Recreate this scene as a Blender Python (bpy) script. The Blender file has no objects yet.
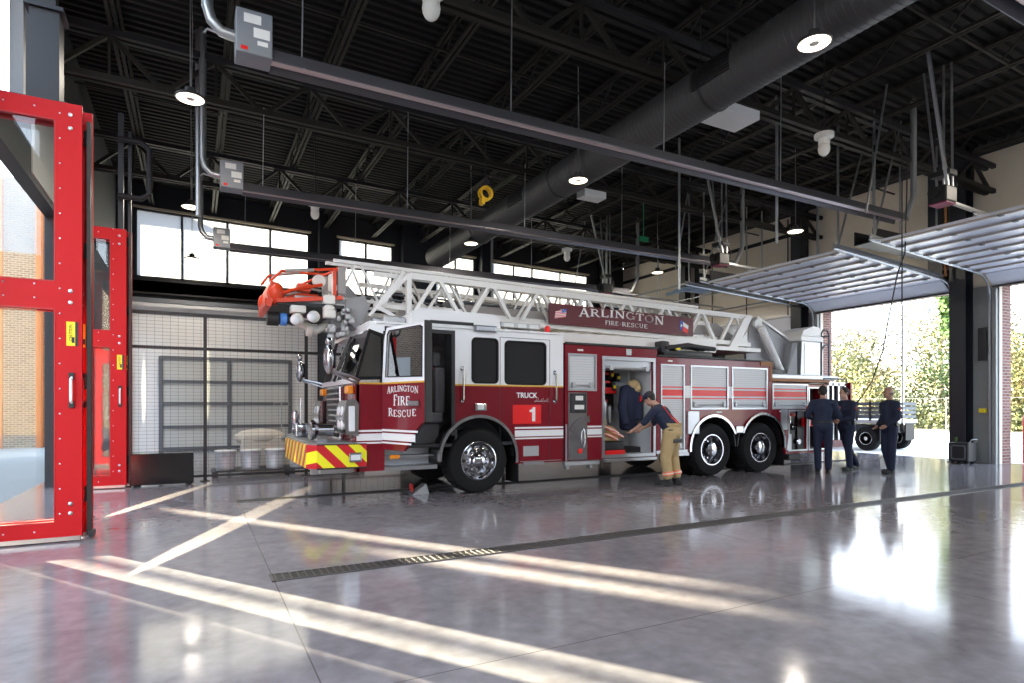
import bpy, bmesh, math, random
from mathutils import Vector, Matrix
from mathutils.geometry import tessellate_polygon
C = bpy.context.scene.collection
PI = math.pi
R = math.radians
rnd = random.Random(7)

# ------------------------------------------------------------------ materials
def mat(name, col, rough=.5, metal=0., spec=.5, emit=None, estr=1., coat=0., noise=None, bump=None, trans=0.):
    m = bpy.data.materials.new(name); m.use_nodes = True
    nt = m.node_tree; b = nt.nodes['Principled BSDF']
    b.inputs['Base Color'].default_value = (*col, 1)
    b.inputs['Roughness'].default_value = rough
    b.inputs['Metallic'].default_value = metal
    b.inputs['Specular IOR Level'].default_value = spec
    b.inputs['Coat Weight'].default_value = coat
    b.inputs['Coat Roughness'].default_value = .05
    if emit:
        b.inputs['Emission Color'].default_value = (*emit, 1)
        b.inputs['Emission Strength'].default_value = estr
    if noise or bump:
        tc = nt.nodes.new('ShaderNodeTexCoord')
        n = nt.nodes.new('ShaderNodeTexNoise')
        n.inputs['Scale'].default_value = (noise or bump)[0]; n.inputs['Detail'].default_value = 5
        nt.links.new(tc.outputs['Object'], n.inputs['Vector'])
        if noise:
            mx = nt.nodes.new('ShaderNodeMix'); mx.data_type = 'RGBA'
            k = noise[1]
            mx.inputs['A'].default_value = (*[c*(1-k) for c in col], 1)
            mx.inputs['B'].default_value = (*[min(1, c*(1+k)) for c in col], 1)
            nt.links.new(n.outputs['Fac'], mx.inputs['Factor'])
            nt.links.new(mx.outputs['Result'], b.inputs['Base Color'])
        if bump:
            bp = nt.nodes.new('ShaderNodeBump'); bp.inputs['Strength'].default_value = bump[1]
            bp.inputs['Distance'].default_value = .02
            nt.links.new(n.outputs['Fac'], bp.inputs['Height'])
            nt.links.new(bp.outputs['Normal'], b.inputs['Normal'])
    return m

def glass(name, tint=(1, 1, 1), refl=1.0, extra=0.):
    """thin pane: straight through plus a mirror share that grows at a slant"""
    m = bpy.data.materials.new(name); m.use_nodes = True
    nt = m.node_tree; nt.nodes.clear()
    o = nt.nodes.new('ShaderNodeOutputMaterial'); mx = nt.nodes.new('ShaderNodeMixShader')
    t = nt.nodes.new('ShaderNodeBsdfTransparent'); g = nt.nodes.new('ShaderNodeBsdfGlossy')
    lw = nt.nodes.new('ShaderNodeFresnel'); lw.inputs['IOR'].default_value = 1.5
    ma = nt.nodes.new('ShaderNodeMath'); ma.operation = 'MULTIPLY_ADD'; ma.use_clamp = True
    ma.inputs[1].default_value = refl; ma.inputs[2].default_value = extra
    t.inputs['Color'].default_value = (*tint, 1); g.inputs['Roughness'].default_value = .01
    g.inputs['Color'].default_value = (1, 1, 1, 1)
    nt.links.new(lw.outputs[0], ma.inputs[0]); nt.links.new(ma.outputs[0], mx.inputs['Fac'])
    nt.links.new(t.outputs[0], mx.inputs[1]); nt.links.new(g.outputs[0], mx.inputs[2])
    nt.links.new(mx.outputs[0], o.inputs['Surface'])
    return m

def brick(name, c1, c2, mortar, plane='yz', scale=1.):
    m = bpy.data.materials.new(name); m.use_nodes = True
    nt = m.node_tree; b = nt.nodes['Principled BSDF']; b.inputs['Roughness'].default_value = .85
    tc = nt.nodes.new('ShaderNodeTexCoord'); sp = nt.nodes.new('ShaderNodeSeparateXYZ'); cb = nt.nodes.new('ShaderNodeCombineXYZ')
    ad = nt.nodes.new('ShaderNodeMath'); ad.operation = 'ADD'
    nt.links.new(tc.outputs['Object'], sp.inputs[0])
    nt.links.new(sp.outputs[0], ad.inputs[0]); nt.links.new(sp.outputs[1], ad.inputs[1])
    nt.links.new(ad.outputs[0], cb.inputs[0]); nt.links.new(sp.outputs[2], cb.inputs[1])
    t = nt.nodes.new('ShaderNodeTexBrick'); t.inputs['Scale'].default_value = scale
    t.inputs['Brick Width'].default_value = .2; t.inputs['Row Height'].default_value = .075
    t.inputs['Mortar Size'].default_value = .009
    t.inputs['Color1'].default_value = (*c1, 1); t.inputs['Color2'].default_value = (*c2, 1); t.inputs['Mortar'].default_value = (*mortar, 1)
    nt.links.new(cb.outputs[0], t.inputs['Vector']); nt.links.new(t.outputs['Color'], b.inputs['Base Color'])
    return m

def stripes(name, ca, cb_, coef, period, duty=.5, off=0., rough=.4, obj=True):
    """two-colour stripes: position dotted with coef, repeated every period"""
    m = bpy.data.materials.new(name); m.use_nodes = True
    nt = m.node_tree; b = nt.nodes['Principled BSDF']; b.inputs['Roughness'].default_value = rough
    tc = nt.nodes.new('ShaderNodeTexCoord'); d = nt.nodes.new('ShaderNodeVectorMath'); d.operation = 'DOT_PRODUCT'
    d.inputs[1].default_value = coef
    nt.links.new(tc.outputs['Object'], d.inputs[0])
    a = nt.nodes.new('ShaderNodeMath'); a.operation = 'MULTIPLY_ADD'; a.inputs[1].default_value = 1/period; a.inputs[2].default_value = off
    fr = nt.nodes.new('ShaderNodeMath'); fr.operation = 'FRACT'
    gt = nt.nodes.new('ShaderNodeMath'); gt.operation = 'LESS_THAN'; gt.inputs[1].default_value = duty
    mx = nt.nodes.new('ShaderNodeMix'); mx.data_type = 'RGBA'
    mx.inputs['A'].default_value = (*ca, 1); mx.inputs['B'].default_value = (*cb_, 1)
    nt.links.new(d.outputs['Value'], a.inputs[0]); nt.links.new(a.outputs[0], fr.inputs[0]); nt.links.new(fr.outputs[0], gt.inputs[0])
    nt.links.new(gt.outputs[0], mx.inputs['Factor']); nt.links.new(mx.outputs['Result'], b.inputs['Base Color'])
    return m

M = dict(
    patch=mat("patch_red", (.35, .05, .05), .7),
    deck=mat('deck_black', (.008, .008, .009), .7, spec=.3),
    steel_black=mat('steel_black', (.018, .018, .021), .55, spec=.3),
    joist=mat('joist_dark', (.02, .018, .015), .6, spec=.3),
    column=mat('column_navy_black', (.02, .023, .03), .4),
    wall_beige=mat('wall_beige', (.76, .68, .57), .8, noise=(3, .05)),
    wall_grey=mat('wall_grey', (.78, .78, .78), .8, noise=(2, .06)),
    wall_dark=mat('wall_dark', (.03, .032, .036), .7),
    wall_pale=mat('wall_pale', (.55, .57, .56), .7),
    frame_dark=mat('frame_dark', (.045, .05, .06), .45),
    frame_grey=mat('frame_grey', (.12, .13, .15), .5),
    trim_cream=mat('trim_cream', (.6, .52, .38), .7),
    red=mat('door_red', (.5, .006, .01), .5, spec=.25),
    red_edge=mat('door_red_dark', (.42, .01, .014), .4),
    bolt=mat('bolt_steel', (.6, .6, .62), .3, 1.),
    rubber=mat('rubber', (.010, .010, .011), .8, spec=.25, noise=(30, .2)),
    black=mat('black_plastic', (.015, .015, .017), .45),
    black_gloss=mat('black_gloss', (.01, .011, .012), .15),
    chrome=mat('chrome', (.45, .45, .47), .16, 1.),
    alu=mat('aluminium', (.45, .46, .48), .35, 1.),
    alu_dull=mat('aluminium_dull', (.5, .51, .52), .45, .8),
    galv=mat('galvanised', (.42, .44, .46), .42, .85, noise=(14, .15)),
    pipe_grey=mat('pipe_grey', (.36, .37, .38), .45, .5),
    duct=mat('duct_grey', (.075, .075, .078), .5, .2),
    heater_shell=mat('heater_shell', (.16, .16, .18), .4, .7),
    heater_tube=mat('heater_tube', (.6, .5, .5), .4, .6),
    box_grey=mat('box_grey', (.25, .27, .3), .45, .3),
    paper=mat('paper_white', (.8, .8, .78), .6),
    truck_red=mat('truck_red', (.19, .004, .013), .25, spec=.35, coat=.22),
    truck_white=mat('truck_white', (.86, .87, .89), .25, coat=.5),
    bright_red=mat('bright_red', (.78, .012, .012), .35),
    white=mat('white_paint', (.82, .82, .82), .35),
    gold=mat('gold_line', (.75, .42, .05), .35, .2),
    ladder=mat('ladder_paint', (.74, .73, .71), .35, .1),
    taupe=mat('taupe_panel', (.33, .31, .3), .5),
    greyplate=mat('grey_plate', (.32, .32, .33), .5, .2),
    orange=mat('basket_orange', (.68, .055, .012), .35),
    amber=mat('amber_lens', (.9, .3, .02), .25),
    wood=mat('brown_strip', (.35, .14, .05), .6),
    win_dark=mat('tinted_window', (.012, .013, .016), .06, coat=.6),
    cab_in=mat('cab_interior', (.035, .035, .04), .7),
    seat=mat('seat_grey', (.12, .12, .13), .8),
    comp_in=mat('compartment_lining', (.5, .51, .52), .5),
    skin=mat('skin', (.52, .3, .22), .5),
    skin2=mat('skin_tan', (.42, .23, .16), .5),
    hair_dark=mat('hair_dark', (.025, .02, .017), .7),
    hair_grey=mat('hair_grey', (.22, .2, .19), .7),
    navy=mat('navy_cloth', (.010, .016, .045), .85, bump=(30, .3)),
    navy2=mat('navy_shirt', (.016, .024, .055), .85, bump=(25, .3)),
    tan=mat('tan_turnout', (.47, .34, .17), .85, noise=(12, .15), bump=(14, .6)),
    reflect=mat('reflective_orange', (.95, .22, .1), .4, emit=None),
    reflect_w=mat('reflective_silver', (.75, .75, .72), .35),
    leather=mat('boot_black', (.012, .012, .012), .45),
    lamp=mat('led_lamp', (1, .95, .85), .4, emit=(1., .86, .66), estr=2.4),
    lamp_body=mat('lamp_body', (.06, .06, .065), .4),
    lens=mat('lens_clear', (.75, .78, .8), .08, coat=1.),
    lens_blue=mat('lens_blue', (.1, .3, .8), .1),
    yellow=mat('reel_yellow', (.85, .5, .01), .4),
    sign_yellow=mat('caution_yellow', (.9, .7, .02), .5),
    detector=mat('detector_white', (.78, .77, .72), .5),
    pavement=mat('pavement', (.6, .59, .58), .85, noise=(.6, .12)),
    grass_dry=mat('dry_slope', (.38, .33, .2), .9, noise=(.8, .3)),
    bark=mat('bark', (.2, .15, .11), .9, noise=(5, .3)),
    leaf_a=mat('leaf_green', (.08, .125, .035), .6),
    leaf_b=mat('leaf_yellow', (.17, .14, .05), .6),
    leaf_c=mat('leaf_olive', (.09, .1, .035), .6),
    vine=mat('vine_green', (.05, .1, .02), .6),
    pole=mat('pole_concrete', (.55, .52, .48), .8),
    bollard=mat('bollard_red', (.6, .02, .02), .4),
    bucket=mat('pail_grey', (.5, .52, .55), .45, .2),
    pallet=mat('pallet_dark', (.05, .05, .055), .6),
    cloth_beige=mat('tarp_beige', (.6, .56, .48), .8, bump=(6, .8)),
    green=mat('exit_green', (.02, .35, .15), .5),
    orange_ext=mat('orange_paint', (.5, .14, .03), .6),
    brick_red=brick('brick_red', (.14, .045, .035), (.22, .09, .07), (.3, .27, .25)),
    brick_tan=brick('brick_tan', (.12, .07, .04), (.2, .13, .08), (.32, .3, .27)),
    pavement_dark=mat('asphalt_drive', (.2, .2, .2), .85, noise=(.6, .12)),
)
M['glass'] = glass('clear_glass', (.95, .98, .98), .7, .02)
def frosted(name, col):
    m = bpy.data.materials.new(name); m.use_nodes = True
    nt = m.node_tree; nt.nodes.clear()
    o = nt.nodes.new('ShaderNodeOutputMaterial'); mx = nt.nodes.new('ShaderNodeMixShader'); mx.inputs['Fac'].default_value = .04
    t = nt.nodes.new('ShaderNodeBsdfTranslucent'); t.inputs['Color'].default_value = (*col, 1)
    g = nt.nodes.new('ShaderNodeBsdfGlossy'); g.inputs['Roughness'].default_value = .3
    nt.links.new(t.outputs[0], mx.inputs[1]); nt.links.new(g.outputs[0], mx.inputs[2]); nt.links.new(mx.outputs[0], o.inputs['Surface'])
    return m
M['glass_window'] = frosted('frosted_window_glass', (.13, .135, .145))
M['windshield'] = glass('windshield_glass', (.16, .19, .2), 2.2, .10)

SPLIT = set('''vent_hole hydraulic_fitting corner_post pallet_runner cab_pillar glass_seal wheel_well end_frame turret_arm end_panel foot ladder_heel lamp_glass post hydraulic_fitting stake mud_flap basket_spotlight
hose_connection red_equipment tow_hook roof_warning_light wiper cab_step basket_bumper rail_sleeve top_rail basket_edge handle_mount hinge mirror_arm headlight
body_badge lamp_row axle chassis_frame rung track_hanger rating_label bumper_spotlight arm_edge support_bracket cab_roof_gear tool_box floor_gear gate_frame
hanger_rod strut annex_pier side_channel ladder_cable gauge_face windshield_frame red_stripe pump_pillar bumper_trim hanger_chain gas_line suspension_cable rail stake_side'''.split())
# ------------------------------------------------------------------ mesh collector
class MB:
    def __init__(s): s.v = []; s.f = []
    def add(s, vs, fs):
        n = len(s.v); s.v += [tuple(v) for v in vs]; s.f += [tuple(i+n for i in f) for f in fs]; return s
    def box(s, x0, x1, y0, y1, z0, z1):
        if x0 > x1: x0, x1 = x1, x0
        if y0 > y1: y0, y1 = y1, y0
        if z0 > z1: z0, z1 = z1, z0
        return s.add([(x0,y0,z0),(x1,y0,z0),(x1,y1,z0),(x0,y1,z0),(x0,y0,z1),(x1,y0,z1),(x1,y1,z1),(x0,y1,z1)],
                     [(0,3,2,1),(4,5,6,7),(0,1,5,4),(1,2,6,5),(2,3,7,6),(3,0,4,7)])
    def cbox(s, x0, x1, y0, y1, z0, z1, c=.01):
        """box with chamfered edges"""
        bm = bmesh.new()
        bmesh.ops.create_cube(bm, size=1)
        for v in bm.verts: v.co = Vector(((x0+x1)/2+v.co.x*(x1-x0), (y0+y1)/2+v.co.y*(y1-y0), (z0+z1)/2+v.co.z*(z1-z0)))
        bmesh.ops.bevel(bm, geom=list(bm.edges), offset=c, segments=2, profile=.5, affect='EDGES')
        bm.verts.ensure_lookup_table()
        s.add([v.co[:] for v in bm.verts], [[v.index for v in f.verts] for f in bm.faces]); bm.free(); return s
    def frame_of(s, d):
        d = d.normalized(); u = Vector((0, 0, 1)) if abs(d.z) < .95 else Vector((1, 0, 0))
        a = d.cross(u).normalized(); return a, a.cross(d).normalized()
    def bar(s, p, q, w, h=None, up=None):
        h = h or w; p, q = Vector(p), Vector(q); a, b = s.frame_of(q-p)
        vs = [e+a*i*w/2+b*j*h/2 for e in (p, q) for i, j in ((-1,-1),(1,-1),(1,1),(-1,1))]
        return s.add(vs, [(0,3,2,1),(4,5,6,7),(0,1,5,4),(1,2,6,5),(2,3,7,6),(3,0,4,7)])
    def tube(s, pts, r, n=10, cap=True, r2=None):
        pts = [Vector(p) for p in pts]; rs = r if isinstance(r, (list, tuple)) else [r]*len(pts)
        rings = []; a = b = None
        for i, p in enumerate(pts):
            d = (pts[min(i+1, len(pts)-1)]-pts[max(i-1, 0)])
            if a is None: a, b = s.frame_of(d)
            else:
                d = d.normalized(); a = (a-d*a.dot(d)).normalized(); b = a.cross(d).normalized()
            rings.append([p+(a*math.cos(t*2*PI/n)+b*math.sin(t*2*PI/n))*rs[i] for t in range(n)])
        vs = [v for r_ in rings for v in r_]; fs = []
        for i in range(len(pts)-1):
            for t in range(n):
                fs.append((i*n+t, i*n+(t+1) % n, (i+1)*n+(t+1) % n, (i+1)*n+t))
        if cap: fs += [tuple(range(n))[::-1], tuple((len(pts)-1)*n+t for t in range(n))]
        return s.add(vs, fs)
    def lathe(s, prof, c, axis='z', n=24, cap=True):
        """prof: (radius, height) pairs round an axis through c"""
        vs = []; fs = []
        for r, h in prof:
            for t in range(n):
                a = t*2*PI/n; x, y = r*math.cos(a), r*math.sin(a)
                vs.append({'z': (c[0]+x, c[1]+y, c[2]+h), 'y': (c[0]+x, c[1]+h, c[2]+y), 'x': (c[0]+h, c[1]+x, c[2]+y)}[axis])
        for i in range(len(prof)-1):
            for t in range(n):
                fs.append((i*n+t, i*n+(t+1) % n, (i+1)*n+(t+1) % n, (i+1)*n+t))
        if cap and prof[0][0] > 1e-4: fs.append(tuple(range(n))[::-1])
        if cap and prof[-1][0] > 1e-4: fs.append(tuple((len(prof)-1)*n+t for t in range(n)))
        return s.add(vs, fs)
    def ell(s, c, r, n=12, rot=None):
        vs = []; fs = []; m = n//2
        for i in range(m+1):
            ph = PI*i/m
            for t in range(n):
                a = 2*PI*t/n; v = Vector((r[0]*math.sin(ph)*math.cos(a), r[1]*math.sin(ph)*math.sin(a), r[2]*math.cos(ph)))
                if rot is not None: v = rot @ v
                vs.append(Vector(c)+v)
        for i in range(m):
            for t in range(n):
                fs.append((i*n+t, (i+1)*n+t, (i+1)*n+(t+1) % n, i*n+(t+1) % n))
        return s.add(vs, fs)
    def plate(s, outer, holes, axis, a, b):
        """flat sheet with holes, pushed from a to b along axis; outline points in the other two coordinates"""
        polys = [[Vector((p[0], p[1], 0)) for p in outer]]+[[Vector((p[0], p[1], 0)) for p in h] for h in holes]
        tris = tessellate_polygon(polys); flat = [p for q in polys for p in q]; n = len(flat)
        def P(p, w): return {'y': (p[0], w, p[1]), 'x': (w, p[0], p[1]), 'z': (p[0], p[1], w)}[axis]
        vs = [P(p, a) for p in flat]+[P(p, b) for p in flat]
        fs = [tuple(t) for t in tris]+[tuple(i+n for i in t)[::-1] for t in tris]
        k = 0
        for q in polys:
            L = len(q)
            for i in range(L): fs.append((k+i, k+(i+1) % L, n+k+(i+1) % L, n+k+i))
            k += L
        return s.add(vs, fs)
    def pieces(s, near=True):
        """separate touching groups of faces (pieces whose boxes meet stay together)"""
        par = list(range(len(s.v)))
        def fd(i):
            while par[i] != i: par[i] = par[par[i]]; i = par[i]
            return i
        for f in s.f:
            a = fd(f[0])
            for i in f[1:]: par[fd(i)] = a
        g = {}
        for i in range(len(s.v)): g.setdefault(fd(i), []).append(i)
        gs = [[set(v), [min(s.v[i][k] for i in v)-.004 for k in range(3)], [max(s.v[i][k] for i in v)+.004 for k in range(3)]] for v in g.values()]
        ch = near
        while ch:
            ch = False
            for i in range(len(gs)):
                for j in range(i+1, len(gs)):
                    if all(gs[i][1][k] <= gs[j][2][k] and gs[j][1][k] <= gs[i][2][k] for k in range(3)):
                        gs[i] = [gs[i][0] | gs[j][0], [min(gs[i][1][k], gs[j][1][k]) for k in range(3)], [max(gs[i][2][k], gs[j][2][k]) for k in range(3)]]
                        del gs[j]; ch = True; break
                if ch: break
        out = []
        for q in gs:
            idx = sorted(q[0]); mp = {o: n for n, o in enumerate(idx)}; m2 = MB(); m2.v = [s.v[i] for i in idx]
            m2.f = [tuple(mp[i] for i in f) for f in s.f if f[0] in q[0]]; out.append(m2)
        return out
    def build(s, name, m, parent=None, smooth=False, loc=None, ang=35):
        if parent is not None and name in SPLIT:
            ps = s.pieces()
            if name == 'hydraulic_fitting': ps = [q for p in ps for q in p.pieces(False)]
            if len(ps) > 1:
                obs = [p.build1(name, m, parent, smooth, loc, ang) for p in ps]
                return obs[0]
        return s.build1(name, m, parent, smooth, loc, ang)
    def build1(s, name, m, parent=None, smooth=False, loc=None, ang=35):
        org = Vector(loc) if loc is not None else Vector((0, 0, 0))
        if parent is not None: org = wloc(parent)
        elif loc is None:
            xs, ys, zs = zip(*s.v); org = Vector(((min(xs)+max(xs))/2, (min(ys)+max(ys))/2, min(zs)))
        me = bpy.data.meshes.new(name)
        me.from_pydata([tuple(Vector(v)-org) for v in s.v], [], s.f)
        bm = bmesh.new(); bm.from_mesh(me); bmesh.ops.recalc_face_normals(bm, faces=bm.faces); bm.to_mesh(me); bm.free()
        for x in (m if isinstance(m, (list, tuple)) else [m]): me.materials.append(M[x] if isinstance(x, str) else x)
        if smooth:
            me.polygons.foreach_set('use_smooth', [True]*len(me.polygons)); me.set_sharp_from_angle(angle=R(ang))
        me.update()
        o = bpy.data.objects.new(name, me); C.objects.link(o)
        if parent is not None: o.parent = parent
        else: o.location = org
        return o

def wloc(o):
    l = Vector((0, 0, 0))
    while o is not None: l = l+Vector(o.location); o = o.parent
    return l
def rect(x0, x1, z0, z1): return [(x0, z0), (x1, z0), (x1, z1), (x0, z1)]
def rrect(x0, x1, z0, z1, r=.06, n=4):
    out = []
    for cx, cz, a0 in ((x1-r, z0+r, -90), (x1-r, z1-r, 0), (x0+r, z1-r, 90), (x0+r, z0+r, 180)):
        for i in range(n+1):
            a = R(a0+90*i/n); out.append((cx+r*math.cos(a), cz+r*math.sin(a)))
    return out
def arc(cx, cz, r, a0, a1, n=14): return [(cx+r*math.cos(R(a0+(a1-a0)*i/n)), cz+r*math.sin(R(a0+(a1-a0)*i/n))) for i in range(n+1)]
def tag(o, label, cat, group=None, kind=None):
    o['label'] = label; o['category'] = cat
    if group: o['group'] = group
    if kind: o['kind'] = kind
    return o
def thing(name, label, cat, loc=(0, 0, 0), rotz=0., group=None, kind=None):
    o = bpy.data.objects.new(name, None); C.objects.link(o); o.location = loc; o.rotation_euler = (0, 0, rotz)
    o.empty_display_size = .2
    return tag(o, label, cat, group, kind)
def struct(o, label=None):
    o['kind'] = 'structure'
    if label: o['label'] = label
    return o
def dup(root, loc, label=None, rotz=None):
    def cp(o, par):
        c = o.copy(); C.objects.link(c); c.parent = par
        for ch in list(kids[o.name]): cp(ch, c)
        return c
    kids = {}
    def walk(o):
        kids[o.name] = list(o.children)
        for ch in o.children: walk(ch)
    walk(root)
    r = cp(root, None); r.location = loc
    if rotz is not None: r.rotation_euler[2] = rotz
    if label: r['label'] = label
    return r

# ------------------------------------------------------------------ lettering
def ellp(cx, cy, rx, ry, a0, a1, n=14): return [(cx+rx*math.cos(R(a0+(a1-a0)*i/n)), cy+ry*math.sin(R(a0+(a1-a0)*i/n))) for i in range(n+1)]
TK, TN = .17, .085
def st(x, y0=0, y1=1, w=TK): return ([(x, y0), (x, y1)], w)
def sf(x, y, w=.32): return ([(x-w/2, y), (x+w/2, y)], .07)
GL = {
 'A': (.9, [([(.1, 0), (.43, .98)], TN), ([(.43, 1), (.78, 0)], TK), ([(.22, .34), (.66, .34)], TN), sf(.1, .035, .26), sf(.78, .035, .3)]),
 'R': (.88, [st(.2), ([(.2, .95), (.48, .95), (.62, .87), (.66, .74), (.6, .58), (.45, .5), (.2, .5)], .11), ([(.42, .5), (.78, .02)], .15), sf(.2, .035), sf(.8, .035, .22), sf(.14, .965, .22)]),
 'L': (.78, [st(.2), ([(.2, .045), (.7, .045)], .09), ([(.68, .02), (.7, .26)], .07), sf(.2, .965)]),
 'I': (.42, [st(.2), sf(.2, .035), sf(.2, .965)]),
 'N': (.98, [st(.17, w=TN), ([(.15, .98), (.8, .02)], TK), st(.8, w=TN), sf(.17, .035, .28), sf(.8, .965, .28), sf(.12, .965, .2)]),
 'G': (.9, [(ellp(.45, .5, .35, .46, 45, 350, 22), .13), st(.76, .04, .42, .14), sf(.74, .42, .3), st(.7, .72, .95, .07)]),
 'T': (.82, [st(.4), ([(.04, .955), (.76, .955)], .09), st(.05, .76, .97, .07), st(.75, .76, .97, .07), sf(.4, .035)]),
 'O': (.92, [(ellp(.45, .5, .36, .46, 0, 360, 28), .14)]),
 'F': (.72, [st(.2), ([(.2, .955), (.66, .955)], .09), st(.65, .74, .97, .07), ([(.2, .52), (.52, .52)], .08), sf(.2, .035)]),
 'E': (.76, [st(.2), ([(.2, .955), (.66, .955)], .09), st(.65, .76, .97, .07), ([(.2, .52), (.52, .52)], .08), ([(.2, .045), (.68, .045)], .09), st(.68, .03, .26, .07)]),
 'S': (.72, [([(.62, .74), (.58, .9), (.4, .96), (.2, .92), (.13, .76), (.22, .6), (.5, .46), (.6, .3), (.56, .12), (.38, .04), (.18, .08), (.1, .26)], .12)]),
 'C': (.82, [(ellp(.45, .5, .35, .46, 45, 315, 22), .13), st(.7, .72, .95, .07)]),
 'U': (.92, [([(.2, 1), (.2, .3), (.27, .12), (.45, .04), (.63, .12), (.7, .3), (.7, 1)], .12), sf(.2, .965), sf(.7, .965, .26)]),
 'K': (.85, [st(.2), ([(.22, .42), (.68, .98)], .1), ([(.36, .58), (.74, .02)], .15), sf(.2, .035), sf(.2, .965)]),
 '-': (.45, [([(.08, .42), (.36, .42)], .1)]), ' ': (.4, []),
}
def letters(text, org, dx, h, name, m, parent, nrm, arch=0., sx=1., big_first=True, th=.004, ital=0.):
    """serif lettering from org along dx, letters h tall, standing proud along nrm"""
    mb = MB(); dx = Vector(dx).normalized(); up = Vector((0, 0, 1)); nrm = Vector(nrm).normalized(); org = Vector(org)
    tot = sum(GL[c][0] for c in text); x = 0
    for i, c in enumerate(text):
        w, strokes = GL[c]; k = 1.25 if (big_first and i == 0) else 1.
        if text == 'ARLINGTON': k = 1.2 if i in (0, 8) else 1.
        if text == 'RESCUE' and i == 0: k = 1.2
        mid = (x+w/2)/tot-.5; dz = arch*(1-4*mid*mid)
        for pts, sw in strokes:
            for a, b in zip(pts, pts[1:]):
                a, b = Vector(a), Vector(b); d = (b-a)
                if d.length < 1e-5: continue
                d = d.normalized(); n = Vector((-d.y, d.x))*sw/2; e = d*(sw*.22 if len(pts) > 2 else 0)
                q = [a-e+n, b+e+n, b+e-n, a-e-n]
                P = [org+dx*((x+p.x*1.0+ital*p.y)*h*sx)+up*(p.y*h*k+dz*h-(k-1)*h*.15) for p in q]
                vs = P+[p+nrm*th for p in P]
                mb.add(vs, [(0,1,2,3),(4,5,6,7),(0,1,5,4),(1,2,6,5),(2,3,7,6),(3,0,4,7)])
        x += w+.06
    return mb.build(name, m, parent)
def letters_w(text): return sum(GL[c][0]+.06 for c in text)
def sans(text, org, dx, h, name, m, parent, nrm, th=.003, bold=.02):
    cu = bpy.data.curves.new('t', 'FONT'); cu.body = text; cu.size = 1.; cu.offset = bold
    o = bpy.data.objects.new('t', cu); C.objects.link(o)
    bpy.context.view_layer.update()
    dg = bpy.context.evaluated_depsgraph_get(); me = o.evaluated_get(dg).to_mesh()
    dx = Vector(dx).normalized(); nrm = Vector(nrm).normalized(); org = Vector(org)
    mb = MB(); s = h/.7
    vs = [org+dx*v.co.x*s+Vector((0, 0, 1))*v.co.y*s for v in me.vertices]
    fs = [tuple(p.vertices) for p in me.polygons]
    mb.add([v+nrm*th for v in vs], fs)
    o.evaluated_get(dg).to_mesh_clear(); bpy.data.objects.remove(o); bpy.data.curves.remove(cu)
    return mb.build(name, m, parent)
LAMP_W, SKY, SUN, GL_E, EXPO = 52, 4.8, 62., 4000., 0.55
# ------------------------------------------------------------------ the hall
M['blue_panel'] = mat('blue_panel', (.35, .5, .68), .4)
M['door_white'] = mat('door_section_white', (.84, .88, .97), .35)
M['alu_beige'] = mat('stiffener_metal', (.5, .46, .42), .45, .4)
M['lamp_magenta'] = mat('operator_underside', (.35, .03, .08), .4)
M['jamb'] = mat('jamb_grey', (.3, .31, .3), .5)
M['iron'] = mat('drain_iron', (.13, .125, .125), .5, .5)
M['steel_brown'] = M['joist']
M['diffuser'] = M['white']
XF, XR, YN, YS = -2.1, 17.4, -6.4, 22.0         # front wall, rear wall, near side, window side
def roofz(x): return 8.32-.022*x
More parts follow.
